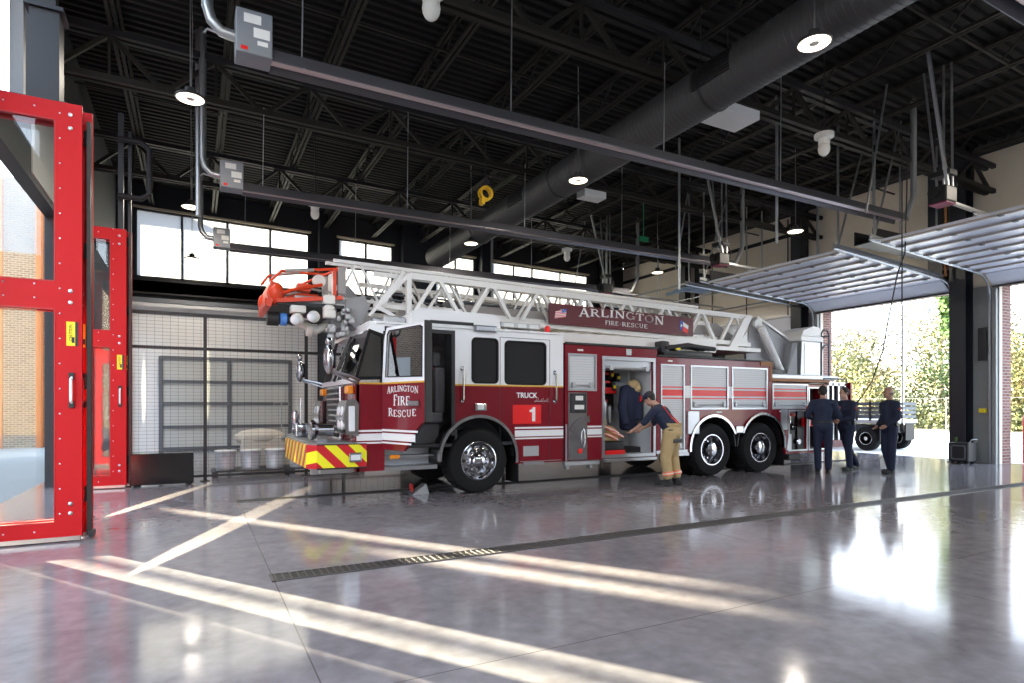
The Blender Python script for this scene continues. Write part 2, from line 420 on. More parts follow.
# floor
def floor_mat():
    m = bpy.data.materials.new('polished_concrete'); m.use_nodes = True
    nt = m.node_tree; N = nt.nodes; L = nt.links; b = N['Principled BSDF']
    tc = N.new('ShaderNodeTexCoord')
    n1 = N.new('ShaderNodeTexNoise'); n1.inputs['Scale'].default_value = .7; n1.inputs['Detail'].default_value = 8; n1.inputs['Roughness'].default_value = .65
    n2 = N.new('ShaderNodeTexNoise'); n2.inputs['Scale'].default_value = 9; n2.inputs['Detail'].default_value = 6
    n3 = N.new('ShaderNodeTexNoise'); n3.inputs['Scale'].default_value = 2.2; n3.inputs['Detail'].default_value = 10; n3.inputs['Distortion'].default_value = 1.5
    for n in (n1, n2, n3): L.new(tc.outputs['Object'], n.inputs['Vector'])
    cr = N.new('ShaderNodeValToRGB'); cr.color_ramp.elements[0].position = .3; cr.color_ramp.elements[1].position = .72
    cr.color_ramp.elements[0].color = (.135, .125, .138, 1); cr.color_ramp.elements[1].color = (.33, .31, .335, 1)
    mx = N.new('ShaderNodeMath'); mx.operation = 'MULTIPLY_ADD'; mx.inputs[1].default_value = .45
    ad = N.new('ShaderNodeMath'); ad.operation = 'MULTIPLY_ADD'; ad.inputs[1].default_value = .35
    L.new(n1.outputs['Fac'], mx.inputs[0]); L.new(n2.outputs['Fac'], ad.inputs[0])
    sc = N.new('ShaderNodeMath'); sc.operation = 'MULTIPLY'; sc.inputs[1].default_value = .25
    L.new(n3.outputs['Fac'], sc.inputs[0]); L.new(sc.outputs[0], ad.inputs[2]); L.new(ad.outputs[0], mx.inputs[2])
    L.new(mx.outputs[0], cr.inputs['Fac'])
    # saw-cut joints of the slab
    sp = N.new('ShaderNodeSeparateXYZ'); L.new(tc.outputs['Object'], sp.inputs[0])
    js = []
    for ax, off, per in ((0, .57, 4.57), (1, 3.0, 4.6)):
        a = N.new('ShaderNodeMath'); a.operation = 'SUBTRACT'; a.inputs[1].default_value = off-per/2; L.new(sp.outputs[ax], a.inputs[0])
        w = N.new('ShaderNodeMath'); w.operation = 'FLOORED_MODULO'; w.inputs[1].default_value = per; L.new(a.outputs[0], w.inputs[0])
        c = N.new('ShaderNodeMath'); c.operation = 'SUBTRACT'; c.inputs[1].default_value = per/2; L.new(w.outputs[0], c.inputs[0])
        d = N.new('ShaderNodeMath'); d.operation = 'ABSOLUTE'; L.new(c.outputs[0], d.inputs[0])
        e = N.new('ShaderNodeMath'); e.operation = 'LESS_THAN'; e.inputs[1].default_value = .0045; L.new(d.outputs[0], e.inputs[0]); js.append(e)
    j = N.new('ShaderNodeMath'); j.operation = 'MAXIMUM'; L.new(js[0].outputs[0], j.inputs[0]); L.new(js[1].outputs[0], j.inputs[1])
    m2 = N.new('ShaderNodeMix'); m2.data_type = 'RGBA'; m2.inputs['B'].default_value = (.12, .11, .11, 1)
    L.new(j.outputs[0], m2.inputs['Factor']); L.new(cr.outputs['Color'], m2.inputs['A']); L.new(m2.outputs['Result'], b.inputs['Base Color'])
    rr = N.new('ShaderNodeMapRange'); rr.inputs['To Min'].default_value = .05; rr.inputs['To Max'].default_value = .17
    L.new(n3.outputs['Fac'], rr.inputs['Value']); L.new(rr.outputs[0], b.inputs['Roughness'])
    b.inputs['Specular IOR Level'].default_value = .36
    bp = N.new('ShaderNodeBump'); bp.inputs['Strength'].default_value = .02; bp.inputs['Distance'].default_value = .01
    L.new(n2.outputs['Fac'], bp.inputs['Height']); L.new(bp.outputs['Normal'], b.inputs['Normal'])
    return m
M['floor'] = floor_mat()
struct(MB().box(XF-.4, XR+.5, YN, YS, -.2, 0).build('floor', 'floor', loc=(0, 0, 0)), 'polished grey concrete floor of the apparatus bay')

# ribbed roof deck, ribs running with the truck
def deck():
    mb = MB(); prof = []; y = YN-.3
    while y < YS+.3:
        prof += [(y, 0), (y+.06, 0), (y+.085, .06), (y+.16, .06), (y+.185, 0)]; y += .2
    x0, x1 = XF-.3, XR+.3
    vs = [(x, a, roofz(x)+h) for x in (x0, x1) for a, h in prof]; n = len(prof)
    mb.add(vs, [(i, i+1, n+i+1, n+i) for i in range(n-1)])
    mb.box(x0, x1, YN-.3, YS+.3, 8.6, 8.75)
    return mb
struct(deck().build('ceiling', 'deck', loc=(0, 0, 8)), 'black ribbed steel roof deck')

# walls with openings (outline in Y,Z or X,Z)
HO = 4.4
rear_op = [(-1.3, 2.7), (3.35, 7.4), (8.5, 12.15), (12.95, 16.7)]
o = MB().plate(rect(YN, YS, -.02, 7.68), [rect(a, b, -.01, HO) for a, b in rear_op], 'x', XR, XR+.12)
struct(o.build('wall_rear', 'wall_beige', loc=(XR, 0, 0)), 'beige panelled rear wall with the open overhead doors')
o = MB()
for a, b in ((YN, YS),): o.box(XR+.02, XR+.1, a, b, 7.68, 8.7)
struct(o.build('trim_1', 'wall_dark'), 'dark band above the beige rear wall')
o = MB().plate(rect(YN, YS, -.3, 8.8), [rect(a, b, -.05, HO) for a, b in rear_op], 'x', XR+.12, XR+.55)
struct(o.build('wall_rear_outside', 'brick_red', loc=(XR, 0, 0)), 'red brick outer leaf of the rear wall')
front_op = [(-1.5, 2.7), (3.1, 7.3), (7.6, 12.95), (13.3, 16.7), (17.4, 21.4)]
o = MB().plate(rect(YN, YS, -.02, 8.7), [rect(a, b, -.01, 4.7) for a, b in front_op]+[rect(9.0, 10.9, 5.15, 7.6), rect(3.2, 7.2, 5.2, 7.4)], 'x', XF-.2, XF)
struct(o.build('wall_front', 'wall_dark', loc=(XF, 0, 0)), 'front wall with the red folding doors')
o = MB().box(XF, XF+.02, 10.95, 13.1, 4.8, 6.9).box(XF, XF+.02, 7.9, 8.95, 4.8, 7.6)
struct(o.build('trim_2', 'wall_pale'), 'pale cladding panels on the front wall above the folding doors')
# window side wall
wins = [(-1.66, 3.56), (4.55, 6.57), (8.25, 9.94), (10.7, 15.44)]
def wtop(x): return 7.61-.0235*(x+1.66)
holes = [[(a, 5.45), (b, 5.45), (b, wtop(b)), (a, wtop(a))] for a, b in wins]
o = MB().plate(rect(XF, XR, -.02, 8.7), holes, 'y', YS, YS+.3)
struct(o.build('wall_far', 'wall_dark', loc=(0, YS, 0)), 'dark upper wall with the row of high windows')
o = MB().box(XF, XR, YS-.03, YS, 0, 4.75)
struct(o.build('trim_3', 'wall_grey'), 'pale grey lower half of the window wall')
mulls = [[-.37, .94, 2.27], [5.55], [9.1], [11.72, 12.6, 14.0]]
for k, ((a, b), mu) in enumerate(zip(wins, mulls)):
    w = thing('window_%d' % (k+1), ['widest high window left of the truck basket', 'narrow two-pane high window behind the ladder tip',
              'narrow high window beside the end of the round duct', 'high window strip behind the ladder sign'][k], 'window', ((a+b)/2, YS, 5.45), kind='structure')
    f = MB()
    for x in [a+.03]+mu+[b-.03]: f.box(x-.03, x+.03, YS+.02, YS+.12, 5.45, wtop(x))
    f.box(a, b, YS+.02, YS+.12, 5.45, 5.51)
    f.add([(x, y, wtop(x)-d) for d in (.06, 0) for x, y in ((a, YS+.02), (b, YS+.02), (b, YS+.12), (a, YS+.12))],
          [(0,1,2,3),(4,5,6,7),(0,1,5,4),(1,2,6,5),(2,3,7,6),(3,0,4,7)])
    if k: f.box(a, b, YS+.02, YS+.12, 6.4, 6.46)
    f.build('window_frame', 'frame_dark', w)
    e = [a]+mu+[b]
    for p, q in zip(e, e[1:]):
        MB().add([(p+.03, YS+.07, 5.5), (q-.03, YS+.07, 5.5), (q-.03, YS+.07, wtop(q)-.05), (p+.03, YS+.07, wtop(p)-.05)], [(0,1,2,3)]).build('pane', 'glass_window', w)
    h = MB().add([(x, y, wtop(x)+d) for d in (0, .07) for x, y in ((a-.05, YS-.06), (b+.05, YS-.06), (b+.05, YS-.005), (a-.05, YS-.005))],
          [(0,1,2,3),(4,5,6,7),(0,1,5,4),(1,2,6,5),(2,3,7,6),(3,0,4,7)])
    h.build('head_trim', 'trim_cream', w)
struct(MB().box(XF, XR, YS-.35, YS-.03, 4.95, 5.3).box(XF, XR, YS-.35, YS-.33, 4.9, 5.36).box(XF, XR, YS-.07, YS-.05, 4.9, 5.36).build('trim_4', 'steel_black'), 'black steel beam under the high windows')
struct(MB().box(XF, 4.6, YS-.5, YS-.35, 4.62, 4.75).build('trim_5', 'frame_grey'), 'grey ledge on the pale wall behind the fence')
# near side wall (behind the camera) with its own high windows and side openings
o = MB().plate(rect(XF, XR, -.02, 8.7), [rect(0, 7.0, 5.6, 7.4), rect(8, 15, 5.6, 7.4)], 'y', YN-.3, YN)
struct(o.build('wall_near', 'wall_grey', loc=(0, YN, 0)), 'side wall behind the viewpoint')

# columns of the window wall
cols = [(-1.95, 'behind the second red door leaf'), (4.05, 'between the two left high windows'), (7.35, 'left of the round duct end'), (10.3, 'right of the round duct end'), (16.2, 'at the right end of the high windows')]
for x, t in cols:
    w = .16 if x < 0 else .22 if x != 7.35 else .5
    c = thing('steel_column', 'dark steel column on the window wall '+t, 'column', (x, YS-.3, 0))
    MB().box(x-w, x+w, YS-.38, YS-.35, 0, 8.3).box(x-w, x+w, YS-.06, YS-.03, 0, 8.3).box(x-.02, x+.02, YS-.35, YS-.06, 0, 8.3).box(x-w, x+w, YS-.345, YS-.065, 5.4, 8.3).build('shaft', 'column', c)
    MB().cbox(x-w-.03, x+w+.03, YS-.42, YS-.04, 0, .03, .005).build('base_plate', 'galv', c)

# sectional shutter set in the pale wall behind the fence
d = thing('door_1', 'grey framed sectional door in the pale wall behind the mesh fence', 'door', (.98, YS-.05, 0), kind='structure')
f = MB()
for x in (-.95, 1.0, 2.91): f.box(x-.06, x+.06, YS-.12, YS-.03, 0, 3.0)
for z in (.06, .75, 1.5, 2.2, 2.96): f.box(-.95, 2.91, YS-.11, YS-.03, z-.05, z+.05)
f.build('door_frame', 'frame_grey', d)
MB().box(-.9, 2.86, YS-.06, YS-.035, .1, 2.9).build('door_panel', 'wall_pale', d)

# rear overhead doors, rolled up under the roof
def overhead(y0, y1, idx, label):
    d = thing('door_%d' % idx, label, 'overhead door', (XR, (y0+y1)/2, 4.4), kind='structure')
    xs0, xs1 = XR-.12, 12.65; n = 8; L = (xs0-.45-xs1)
    def zt(x): return 4.62+(xs0-.45-x)*.055
    ya, yb = y0-.08, y1+.08
    for k in range(n):
        xa = xs1+L*k/n; xb = xs1+L*(k+1)/n-.012
        za, zb = zt(xa), zt(xb)
        mb = MB()
        mb.add([(x, y, z) for z_ in (0, .05) for x, y, z in ((xa, ya, za+z_), (xb, ya, zb+z_), (xb, yb, zb+z_), (xa, yb, za+z_))],
               [(0,1,2,3),(4,5,6,7),(0,1,5,4),(1,2,6,5),(2,3,7,6),(3,0,4,7)])
        p = mb.build('door_section', 'door_white', d)
        s_ = MB(); s_.bar((xa+.03, ya, za-.02), (xa+.03, yb, za-.02), .035, .04)
        s_.build('stiffener', 'alu_beige', p)
        h = MB()
        for q in range(5):
            yy = ya+.12+(yb-ya-.24)*q/4; h.cbox(xa-.04, xa+.07, yy-.04, yy+.04, za-.055, za-.035, .006)
        h.build('hinge', 'frame_grey', p)
    # last section hanging in the curve above the opening
    p = MB().add([(x, y, z) for x, y, z in ((xs0-.42, ya, 4.61), (xs0-.42, yb, 4.61), (xs0-.02, yb, 4.36), (xs0-.02, ya, 4.36), (xs0-.40, ya, 4.66), (xs0-.40, yb, 4.66), (xs0+.01, yb, 4.40), (xs0+.01, ya, 4.40))],
               [(0,1,2,3),(4,5,6,7),(0,1,5,4),(1,2,6,5),(2,3,7,6),(3,0,4,7)]).build('door_section', 'door_white', d)
    MB().bar((xs0-.03, ya, 4.34), (xs0-.03, yb, 4.34), .05, .05).build('bottom_seal', 'black', p)
    for s, y in ((-1, ya-.07), (1, yb+.07)):
        t = MB(); t.tube([(xs0-.02, y, .02), (xs0-.02, y, 4.1), (xs0-.1, y, 4.4), (xs0-.28, y, 4.56), (xs0-.5, y, 4.63), (xs1-.25, y, zt(xs1-.25)+.02)], .03, 6)
        t.bar((xs0-.5, y, 4.72), (xs1-.25, y, zt(xs1-.25)+.1), .03, .07)
        t.build('track', 'galv', d)
        MB().bar((xs1-.1, y, zt(xs1)), (xs1-.1, y, 7.6), .035).bar((14.9, y, zt(14.9)+.02), (14.9, y, 7.5), .03).bar((xs1-.1, y, zt(xs1)+.1), (xs1+.9, y+s*.02, 7.6), .03).build('track_hanger', 'galv', d)
    MB().tube([(XR-.3, ya-.1, 4.95), (XR-.3, yb+.1, 4.95)], .03, 8).lathe([(.09, -.5), (.09, .5)], (XR-.3, (ya+yb)/2, 4.95), 'y').build('torsion_shaft', 'galv', d)
    # drawbar operator
    yc = (y0+y1)/2
    return d
overhead(8.5, 12.15, 2, 'white overhead door raised above the bay exit the truck is backed toward')
overhead(3.35, 7.4, 3, 'white overhead door raised at the right edge of the view')
t = thing('door_4', 'white overhead door closed behind the turret of the truck', 'overhead door', (XR, 14.8, 0), kind='structure')
for k in range(8):
    p = MB().cbox(XR-.13, XR-.08, 12.9, 16.75, .02+.55*k, .56+.55*k, .006).build('door_section', 'door_white', t)
    MB().bar((XR-.15, 12.95, .5+.55*k), (XR-.15, 16.7, .5+.55*k), .03, .03).build('stiffener', 'alu_beige', p)
for y in (12.86, 16.8):
    MB().tube([(XR-.14, y, .02), (XR-.14, y, 4.2), (XR-.22, y, 4.5), (XR-.4, y, 4.64), (XR-.65, y, 4.68), (12.4, y, 4.9)], .03, 6).bar((16.7, y, 4.75), (12.4, y, 4.97), .03, .06).build('track', 'galv', t)
    MB().bar((12.55, y, 4.95), (12.55, y, 7.6), .035).bar((14.9, y, 4.85), (14.9, y, 7.5), .03).build('track_hanger', 'galv', t)
MB().bar((12.5, 12.86, 4.95), (12.5, 16.8, 4.95), .05, .04).bar((14.2, 12.86, 4.9), (14.2, 16.8, 4.9), .04, .03).build('cross_bar', 'galv', t)
MB().tube([(XR-.3, 12.8, 4.95), (XR-.3, 16.85, 4.95)], .03, 8).build('torsion_shaft', 'galv', t)
tag(MB().cbox(13.2, 14.4, 13.2, 14.2, 5.02, 5.05, .005).cbox(13.25, 13.3, 13.2, 14.6, 4.93, 5.02, .005).build('hanging_blue_panel', 'blue_panel'), 'pale blue panel lying on the door tracks behind the ladder', 'panel')
overhead(-1.3, 2.7, 5, 'white overhead door raised outside the right edge')

# door operators on struts
def operator(x, y, label):
    t = thing('door_operator', label, 'door operator', (x, y, 5.1), group='overhead door operators')
    MB().cbox(x-.28, x+.1, y-.16, y+.16, 5.12, 5.42, .03).lathe([(.1, -.3), (.1, -.05)], (x-.05, y+.02, 5.3), 'x', 14).build('motor', 'black', t)
    MB().cbox(x-.26, x+.08, y-.15, y+.15, 5.1, 5.118, .004).build('lamp_lens', 'lamp_magenta', t)
    MB().bar((x+.1, y, 5.2), (XR-.1, y, 5.05), .07, .05).build('rail', 'alu', t)
    MB().tube([(x+1.0, y, 5.14), (x+1.35, y, 4.98), (x+1.55, y-.03, 5.06)], .018, 6).build('drawbar_arm', 'frame_grey', t)
    for p, q, r in (((x-.1, y-.1, 5.4), (x-.75, y-.1, 7.7), .05), ((x-.05, y+.1, 5.4), (x-.02, y+.35, 7.7), .03), ((x+.05, y-.1, 5.4), (x+.02, y-.1, 7.7), .03), ((x+.0, y+.02, 5.4), (x+.0, y+.02, 7.7), .03), ((x-.6, y+1.1, 5.2), (x-.25, y+.9, 7.7), .03)):
        MB().bar(p, q, r).build('strut', 'galv', t)
    MB().cbox(x-.18, x+.08, y-.17, y+.17, 5.62, 5.72, .01).build('bracket', 'black', t)
    MB().tube([(x+.08, y-.05, 5.7), (x+.2, y-.1, 5.5), (x+.16, y-.08, 5.2)], .012, 6).build('cable', 'black', t)
operator(12.2, 6.04, 'door operator on struts above the right-hand overhead door')
operator(12.3, 11.4, 'door operator on struts above the middle overhead door')
operator(12.0, 16.0, 'door operator on struts above the ladder sign')

# steel columns and jambs of the rear wall between doors
def rear_pier(y0, y1, label, near=True):
    c = thing('steel_column', 'dark steel column '+label, 'column', (XR-.35, (y0+y1)/2, 0))
    ym = (y0+y1)/2
    MB().box(XR-.42, XR-.39, ym-.0, ym+.36, 0, 7.9).box(XR-.06, XR-.03, ym-.0, ym+.36, 0, 7.9).box(XR-.39, XR-.06, ym+.16, ym+.2, 0, 7.9).build('shaft', 'column', c)
    MB().cbox(XR-.46, XR-.01, ym-.03, ym+.4, 0, .03, .005).build('base_plate', 'galv', c)
    struct(MB().box(XR-.03, XR, y0, y1, 0, 4.4).box(XR-.14, XR-.03, y0+.02, y0+.1, 0, 4.3).box(XR-.05, XR-.03, y1-.12, y1-.04, 0, 4.3).build('trim_%d' % (6+int(y0)), 'jamb'), 'grey steel door jamb '+label)
rear_pier(7.4, 8.5, 'between the two open overhead doors')
rear_pier(12.15, 12.95, 'behind the raised turret of the truck')
rear_pier(2.7, 3.35, 'outside the right edge')
# big beam framing between tracks and joints of the wall panels
struct(MB().box(XR-.02, XR-.005, 13.3, 13.34, 4.4, 7.6).box(XR-.02, XR-.005, 15.0, 15.03, 4.4, 7.6).box(XR-.02, XR-.005, 16.6, 16.63, 4.4, 7.6).box(XR-.02, XR-.005, 18.2, 18.23, 3.4, 7.6)
       .box(XR-.04, XR-.005, 13.0, 22, 7.0, 7.12).box(XR-.04, XR-.005, 17.3, 17.5, 2, 7.6).box(XR-.02, XR-.005, 5.9, 5.92, 4.4, 7.6).build('trim_30', 'steel_black'), 'dark joints between the beige wall panels')
for y in (12.75, 17.9, 8.7):
    tag(MB().box(XR-.35, XR-.05, y-.2, y+.15, 4.6, 8.0).build('steel_column', 'column'), {12.75: 'dark steel post above the left post of the middle overhead door', 17.9: 'dark steel post on the beige wall behind the ladder sign', 8.7: 'dark steel post above the middle and right doors'}[y], 'column')
for ym, t in ((7.95, 'between the raised middle and right overhead doors'), (12.5, 'between the raised middle and left overhead doors')):
    tag(MB().box(12.7, XR-.45, ym-.3, ym-.27, 4.9, 5.2).box(12.7, XR-.45, ym+.1, ym+.13, 4.9, 5.2).box(12.7, XR-.45, ym-.27, ym+.1, 4.9, 4.93).build('door_beam', 'steel_black'), 'black steel channel '+t, 'beam')

# ------------------------------------------------------------------ roof steel
for y, t in ((3.0, 'nearest to the viewpoint, outside the frame top'), (7.6, 'nearest in view, passing above the long heater'), (12.2, 'second in view, running above the fire truck'), (16.8, 'farthest in view, in front of the high windows')):
    g = thing('roof_girder', 'black roof truss girder '+t, 'girder', (XF, y, 6.9))
    zb = lambda x: 6.96-.013*(x-XF); ztp = lambda x: roofz(x)-.62
    MB().bar((XF, y-.08, zb(XF)), (XR, y-.08, zb(XR)), .09, .1).bar((XF, y+.08, zb(XF)), (XR, y+.08, zb(XR)), .09, .1).build('bottom_chord', 'steel_brown', g)
    MB().bar((XF, y-.08, ztp(XF)), (XR, y-.08, ztp(XR)), .09, .1).bar((XF, y+.08, ztp(XF)), (XR, y+.08, ztp(XR)), .09, .1).build('top_chord', 'steel_black', g)
    w = MB(); n = 12; x = XF; dxx = (XR-XF)/n
    for k in range(n):
        a, b = XF+k*dxx, XF+(k+1)*dxx; m_ = (a+b)/2
        w.bar((a, y, zb(a)), (m_, y, ztp(m_)), .07); w.bar((m_, y, ztp(m_)), (b, y, zb(b)), .07)
        w.bar((m_, y, ztp(m_)), (m_, y, zb(m_)), .04)
    w.build('web', 'joist', g)
M_j = None
xs = [-1.2+1.75*k for k in range(11)]
jp = None
for i, x in enumerate(xs):
    j = thing('ceiling_joist', 'dark steel joist crossing the bays under the black roof deck', 'joist', (x, 0, roofz(x)), group='ceiling joists')
    zt_, zb_ = roofz(x)-.06, roofz(x)-.56
    MB().bar((x-.04, YN, zt_), (x-.04, YS, zt_), .05, .05).bar((x+.04, YN, zt_), (x+.04, YS, zt_), .05, .05).build('top_chord', 'joist', j)
    MB().bar((x-.045, YN, zb_), (x-.045, YS, zb_), .055, .05).bar((x+.045, YN, zb_), (x+.045, YS, zb_), .055, .05).build('bottom_chord', 'joist', j)
    w = MB(); k = 0; y = YN
    while y < YS-.6:
        w.bar((x, y, zb_), (x, y+.6, zt_), .03); w.bar((x, y+.6, zt_), (x, y+1.2, zb_), .03); y += 1.2
    w.build('web', 'joist', j)
# cross bridging rods
for y, t in ((5.3, 'over the near bay'), (9.9, 'over the fire truck'), (14.5, 'over the fenced bay'), (19.2, 'beside the high windows')):
    tag(MB().bar((XF, y, roofz(XF)-.56), (XR, y, roofz(XR)-.56), .04, .03).build('bridging_bar', 'joist'), 'thin dark bridging bar between the joists '+t, 'brace')

# round duct
def duct():
    x, z, r = 7.3, 6.5, .375
    t = thing('round_duct', 'large round grey air duct crossing under the roof', 'duct', (x, 8, z))
    prof = []; y = -5.5
    mb = MB(); ring = 0
    while y < 19.4:
        prof += [(r, y), (r, y+.085), (r+.006, y+.09), (r+.006, y+.1)]; y += .1
    mb.lathe(prof, (x, 0, z), 'y', 32)
    mb.build('duct_shell', 'duct', t, smooth=True, ang=20)
    for yy in (3.0, 6.9, 11.4, 15.7):
        MB().lathe([(r+.01, 0), (r+.02, .01), (r+.02, .05), (r+.01, .06)], (x, yy, z), 'y', 32).bar((x-.3, yy+.03, z+.2), (x-.3, yy+.03, 7.7), .012).bar((x+.3, yy+.03, z+.2), (x+.3, yy+.03, 7.7), .012).build('hanger_strap', 'black', t)
    for yy in (6.3, 12.6):
        a = R(205)
        g = MB()
        for k in range(9):
            ang = R(165+k*5.); g.box(-.01, .01, 0, .01, 0, .01) if False else None
        c = Vector((x-(r+.012)*math.cos(R(12)), yy, z-(r+.012)*math.sin(R(-12))))
        g = MB(); 
        for k in range(9):
            aa = R(150+k*6); p = (x+(r+.015)*math.cos(aa), 0, z-(r+.015)*math.sin(aa)*-1)
            g.bar((p[0], yy, p[2]), (p[0], yy+.75, p[2]), .03, .012)
        g.build('air_grille', 'black', t)
duct()

# radiant tube heaters
def heater(y, x0, x1, z, label, flue=True):
    t = thing('tube_heater', label, 'heater', (x0, y, z))
    MB().tube([(x0+.3, y, z+.02), (x1, y, z+.02)], .052, 14).build('burner_tube', 'heater_tube', t, smooth=True)
    sh = MB(); pr = [(-.15, -.05), (-.1, .1), (0, .14), (.1, .1), (.15, -.05)]
    vs = [(x, y+a, z+b) for x in (x0+.35, x1) for a, b in pr]; vs += [(x, y+a*.97, z+b-.006) for x in (x0+.35, x1) for a, b in pr]
    fs = []
    for i in range(4): fs += [(i, i+1, 6+i, 5+i), (10+i, 11+i, 16+i, 15+i)]
    sh.add(vs, fs)
    sh.bar((x0+.35, y-.15, z-.05), (x1, y-.15, z-.05), .012).bar((x0+.35, y+.15, z-.05), (x1, y+.15, z-.05), .012)
    sh.build('reflector', 'heater_shell', t)
    b = MB().cbox(x0-.02, x0+.36, y-.16, y+.16, z-.04, z+.45, .012).build('burner_box', 'box_grey', t)
    MB().box(x0+.06, x0+.24, y-.163, y-.16, z+.3, z+.4).box(x0+.16, x0+.33, y-.163, y-.16, z+.15, z+.26).box(x0+.2, x0+.31, y-.163, y-.16, z+.07, z+.12).build('rating_label', 'paper', b)
    MB().box(x0+.03, x0+.1, y-.164, y-.16, z-.01, z+.03).build('maker_badge', 'bright_red', b)
    n = 5
    for k in range(n):
        x = x0+.7+2.8*k
        MB().bar((x, y, z+.16), (x+.02, y, roofz(x)-.55 if k % 2 else 7.0), .014).tube([(x, y-.16, z-.06), (x, y-.05, z-.02), (x, y+.0, z+.16)], .008, 5).build('hanger_chain', 'galv', t)
    MB().tube([(x0, y+.02, z+.2), (x0-.16, y+.02, z+.22), (x0-.26, y+.02, z+.32), (x0-.3, y+.02, z+.46), (x0-.3, y+.02, 8.2)], .06, 12).build('intake_pipe', 'galv', t, smooth=True)
    MB().tube([(x0, y-.05, z+.12), (x0-.3, y-.05, z+.17), (x0-.33, y-.05, z+.12)], .013, 6).build('gas_line', 'pipe_grey', t)
    if flue:
        MB().tube([(x1, y, z+.02), (x1+.15, y, z+.05), (x1+.42, y, z+.5), (x1+.45, y, z+.62), (x1+.45, y, 8.1)], .06, 12).build('flue_pipe', 'pipe_grey', t, smooth=True)
heater(7.45, .42, 13.35, 5.4, 'long tube heater nearest the viewpoint, its burner box at the upper left')
heater(12.1, .42, 13.4, 5.4, 'middle tube heater hung above the fire truck')
heater(16.7, .42, 13.4, 5.4, 'farthest tube heater crossing in front of the high windows')
heater(2.85, .42, 13.4, 5.4, 'tube heater at the upper right corner of the view')

# high-bay lamps
def highbay(x, y, z, label):
    t = thing('pendant_lamp', label, 'lamp', (x, y, z))
    MB().lathe([(.03, .16), (.07, .14), (.08, .06), (.15, .045), (.2, .02), (.205, -.005), (.19, -.01)], (x, y, z), 'z', 28).build('lamp_housing', 'lamp_body', t, smooth=True)
    MB().lathe([(.06, -.012), (.07, -.02), (.175, -.02), (.185, -.012)], (x, y, z), 'z', 28).build('led_ring', 'lamp', t, smooth=True)
    MB().lathe([(.0, -.016), (.055, -.016), (.06, -.012)], (x, y, z), 'z', 20).build('lamp_centre', 'detector', t)
    MB().tube([(x, y, z+.15), (x, y, roofz(x))], .008, 5).tube([(x+.015, y, z+.15), (x+.03, y+.01, z+1.), (x+.0, y, roofz(x))], .005, 5).build('suspension_cable', 'galv', t)
    l = bpy.data.lights.new('lamp_light', 'AREA'); l.shape = 'DISK'; l.size = .34; l.energy = LAMP_W; l.color = (1, .9, .76); l.specular_factor = 0.
    lo = bpy.data.objects.new('lamp_light', l); C.objects.link(lo); lo.parent = t; lo.location = (0, 0, -.03)

for x, y, z, t in ((-.06, 9.95, 5.92, 'at the upper left, beside the vertical pipe'), (-.08, 15.3, 5.9, 'in front of the widest high window, upper one'), (-.08, 20.0, 5.75, 'lowest and farthest one before the widest high window'),
                (6.75, 4.8, 5.9, 'largest one near the top right, before the duct'), (6.75, 9.95, 5.92, 'in front of the duct at the centre of the view'), (6.75, 15.2, 5.92, 'small one below the duct near its far end'),
                (13.6, 10.2, 5.9, 'above the middle overhead door'), (13.7, 15.5, 5.9, 'small one above the ladder sign'),
                (-.06, 4.8, 5.9, 'outside the upper left'), (13.6, 4.8, 5.9, 'outside the upper right'), (-.06, -.5, 5.9, 'behind the viewpoint at left'), (6.75, -.5, 5.9, 'behind the viewpoint'), (13.6, -.5, 5.9, 'behind the viewpoint at right')):
    highbay(x, y, z, 'round lit high bay lamp '+t)

# white dome detectors
from_px = lambda *a: None
for x, y, z, s, t in ((2.47, 6.72, 6.1, .13, 'at the top edge of the view'), (9.08, 6.28, 5.6, .11, 'right of the duct near the long heater'), (2.32, 13.62, 5.6, .11, 'above the truck basket'), (9.29, 14.26, 5.6, .11, 'below the duct before the right high windows')):
    d = thing('ceiling_detector', 'white dome detector hanging '+t, 'detector', (x, y, z))
    MB().lathe([(.02, .3), (s*.5, .29), (s*1.35, .26), (s*1.35, .2), (s*.8, .18), (s*.8, .1), (s*.6, .08)], (x, y, z), 'z', 20).build('detector_base', 'detector', d, smooth=True)
    MB().ell((x, y, z+.02), (s*.85, s*.85, s*1.1), 16).build('detector_dome', 'detector', d, smooth=True)
    MB().tube([(x, y, z+.28), (x, y, 7.8)], .012, 6).build('drop_rod', 'joist', d)
# flat ceiling air boxes
for x, y, z, w, t in ((8.2, 7.5, 6.4, .5, 'large pale square air box below the duct near the top right'), (8.1, 11.4, 6.2, .3, 'small pale air box right of the centre lamp')):
    d = thing('air_box', t, 'ceiling box', (x, y, z))
    MB().cbox(x-w, x+w, y-w*.56, y+w*.56, z, z+.16, .012).build('air_box_body', 'white', d)
    MB().box(x-w*.9, x+w*.9, y-w*.5, y+w*.5, z-.006, z-.001).build('diffuser', 'diffuser', d)
    MB().bar((x-w*.8, y, z+.15), (x-w*.8, y, 7.8), .012).bar((x+w*.8, y, z+.15), (x+w*.8, y, 7.8), .012).build('hanger_rod', 'joist', d)
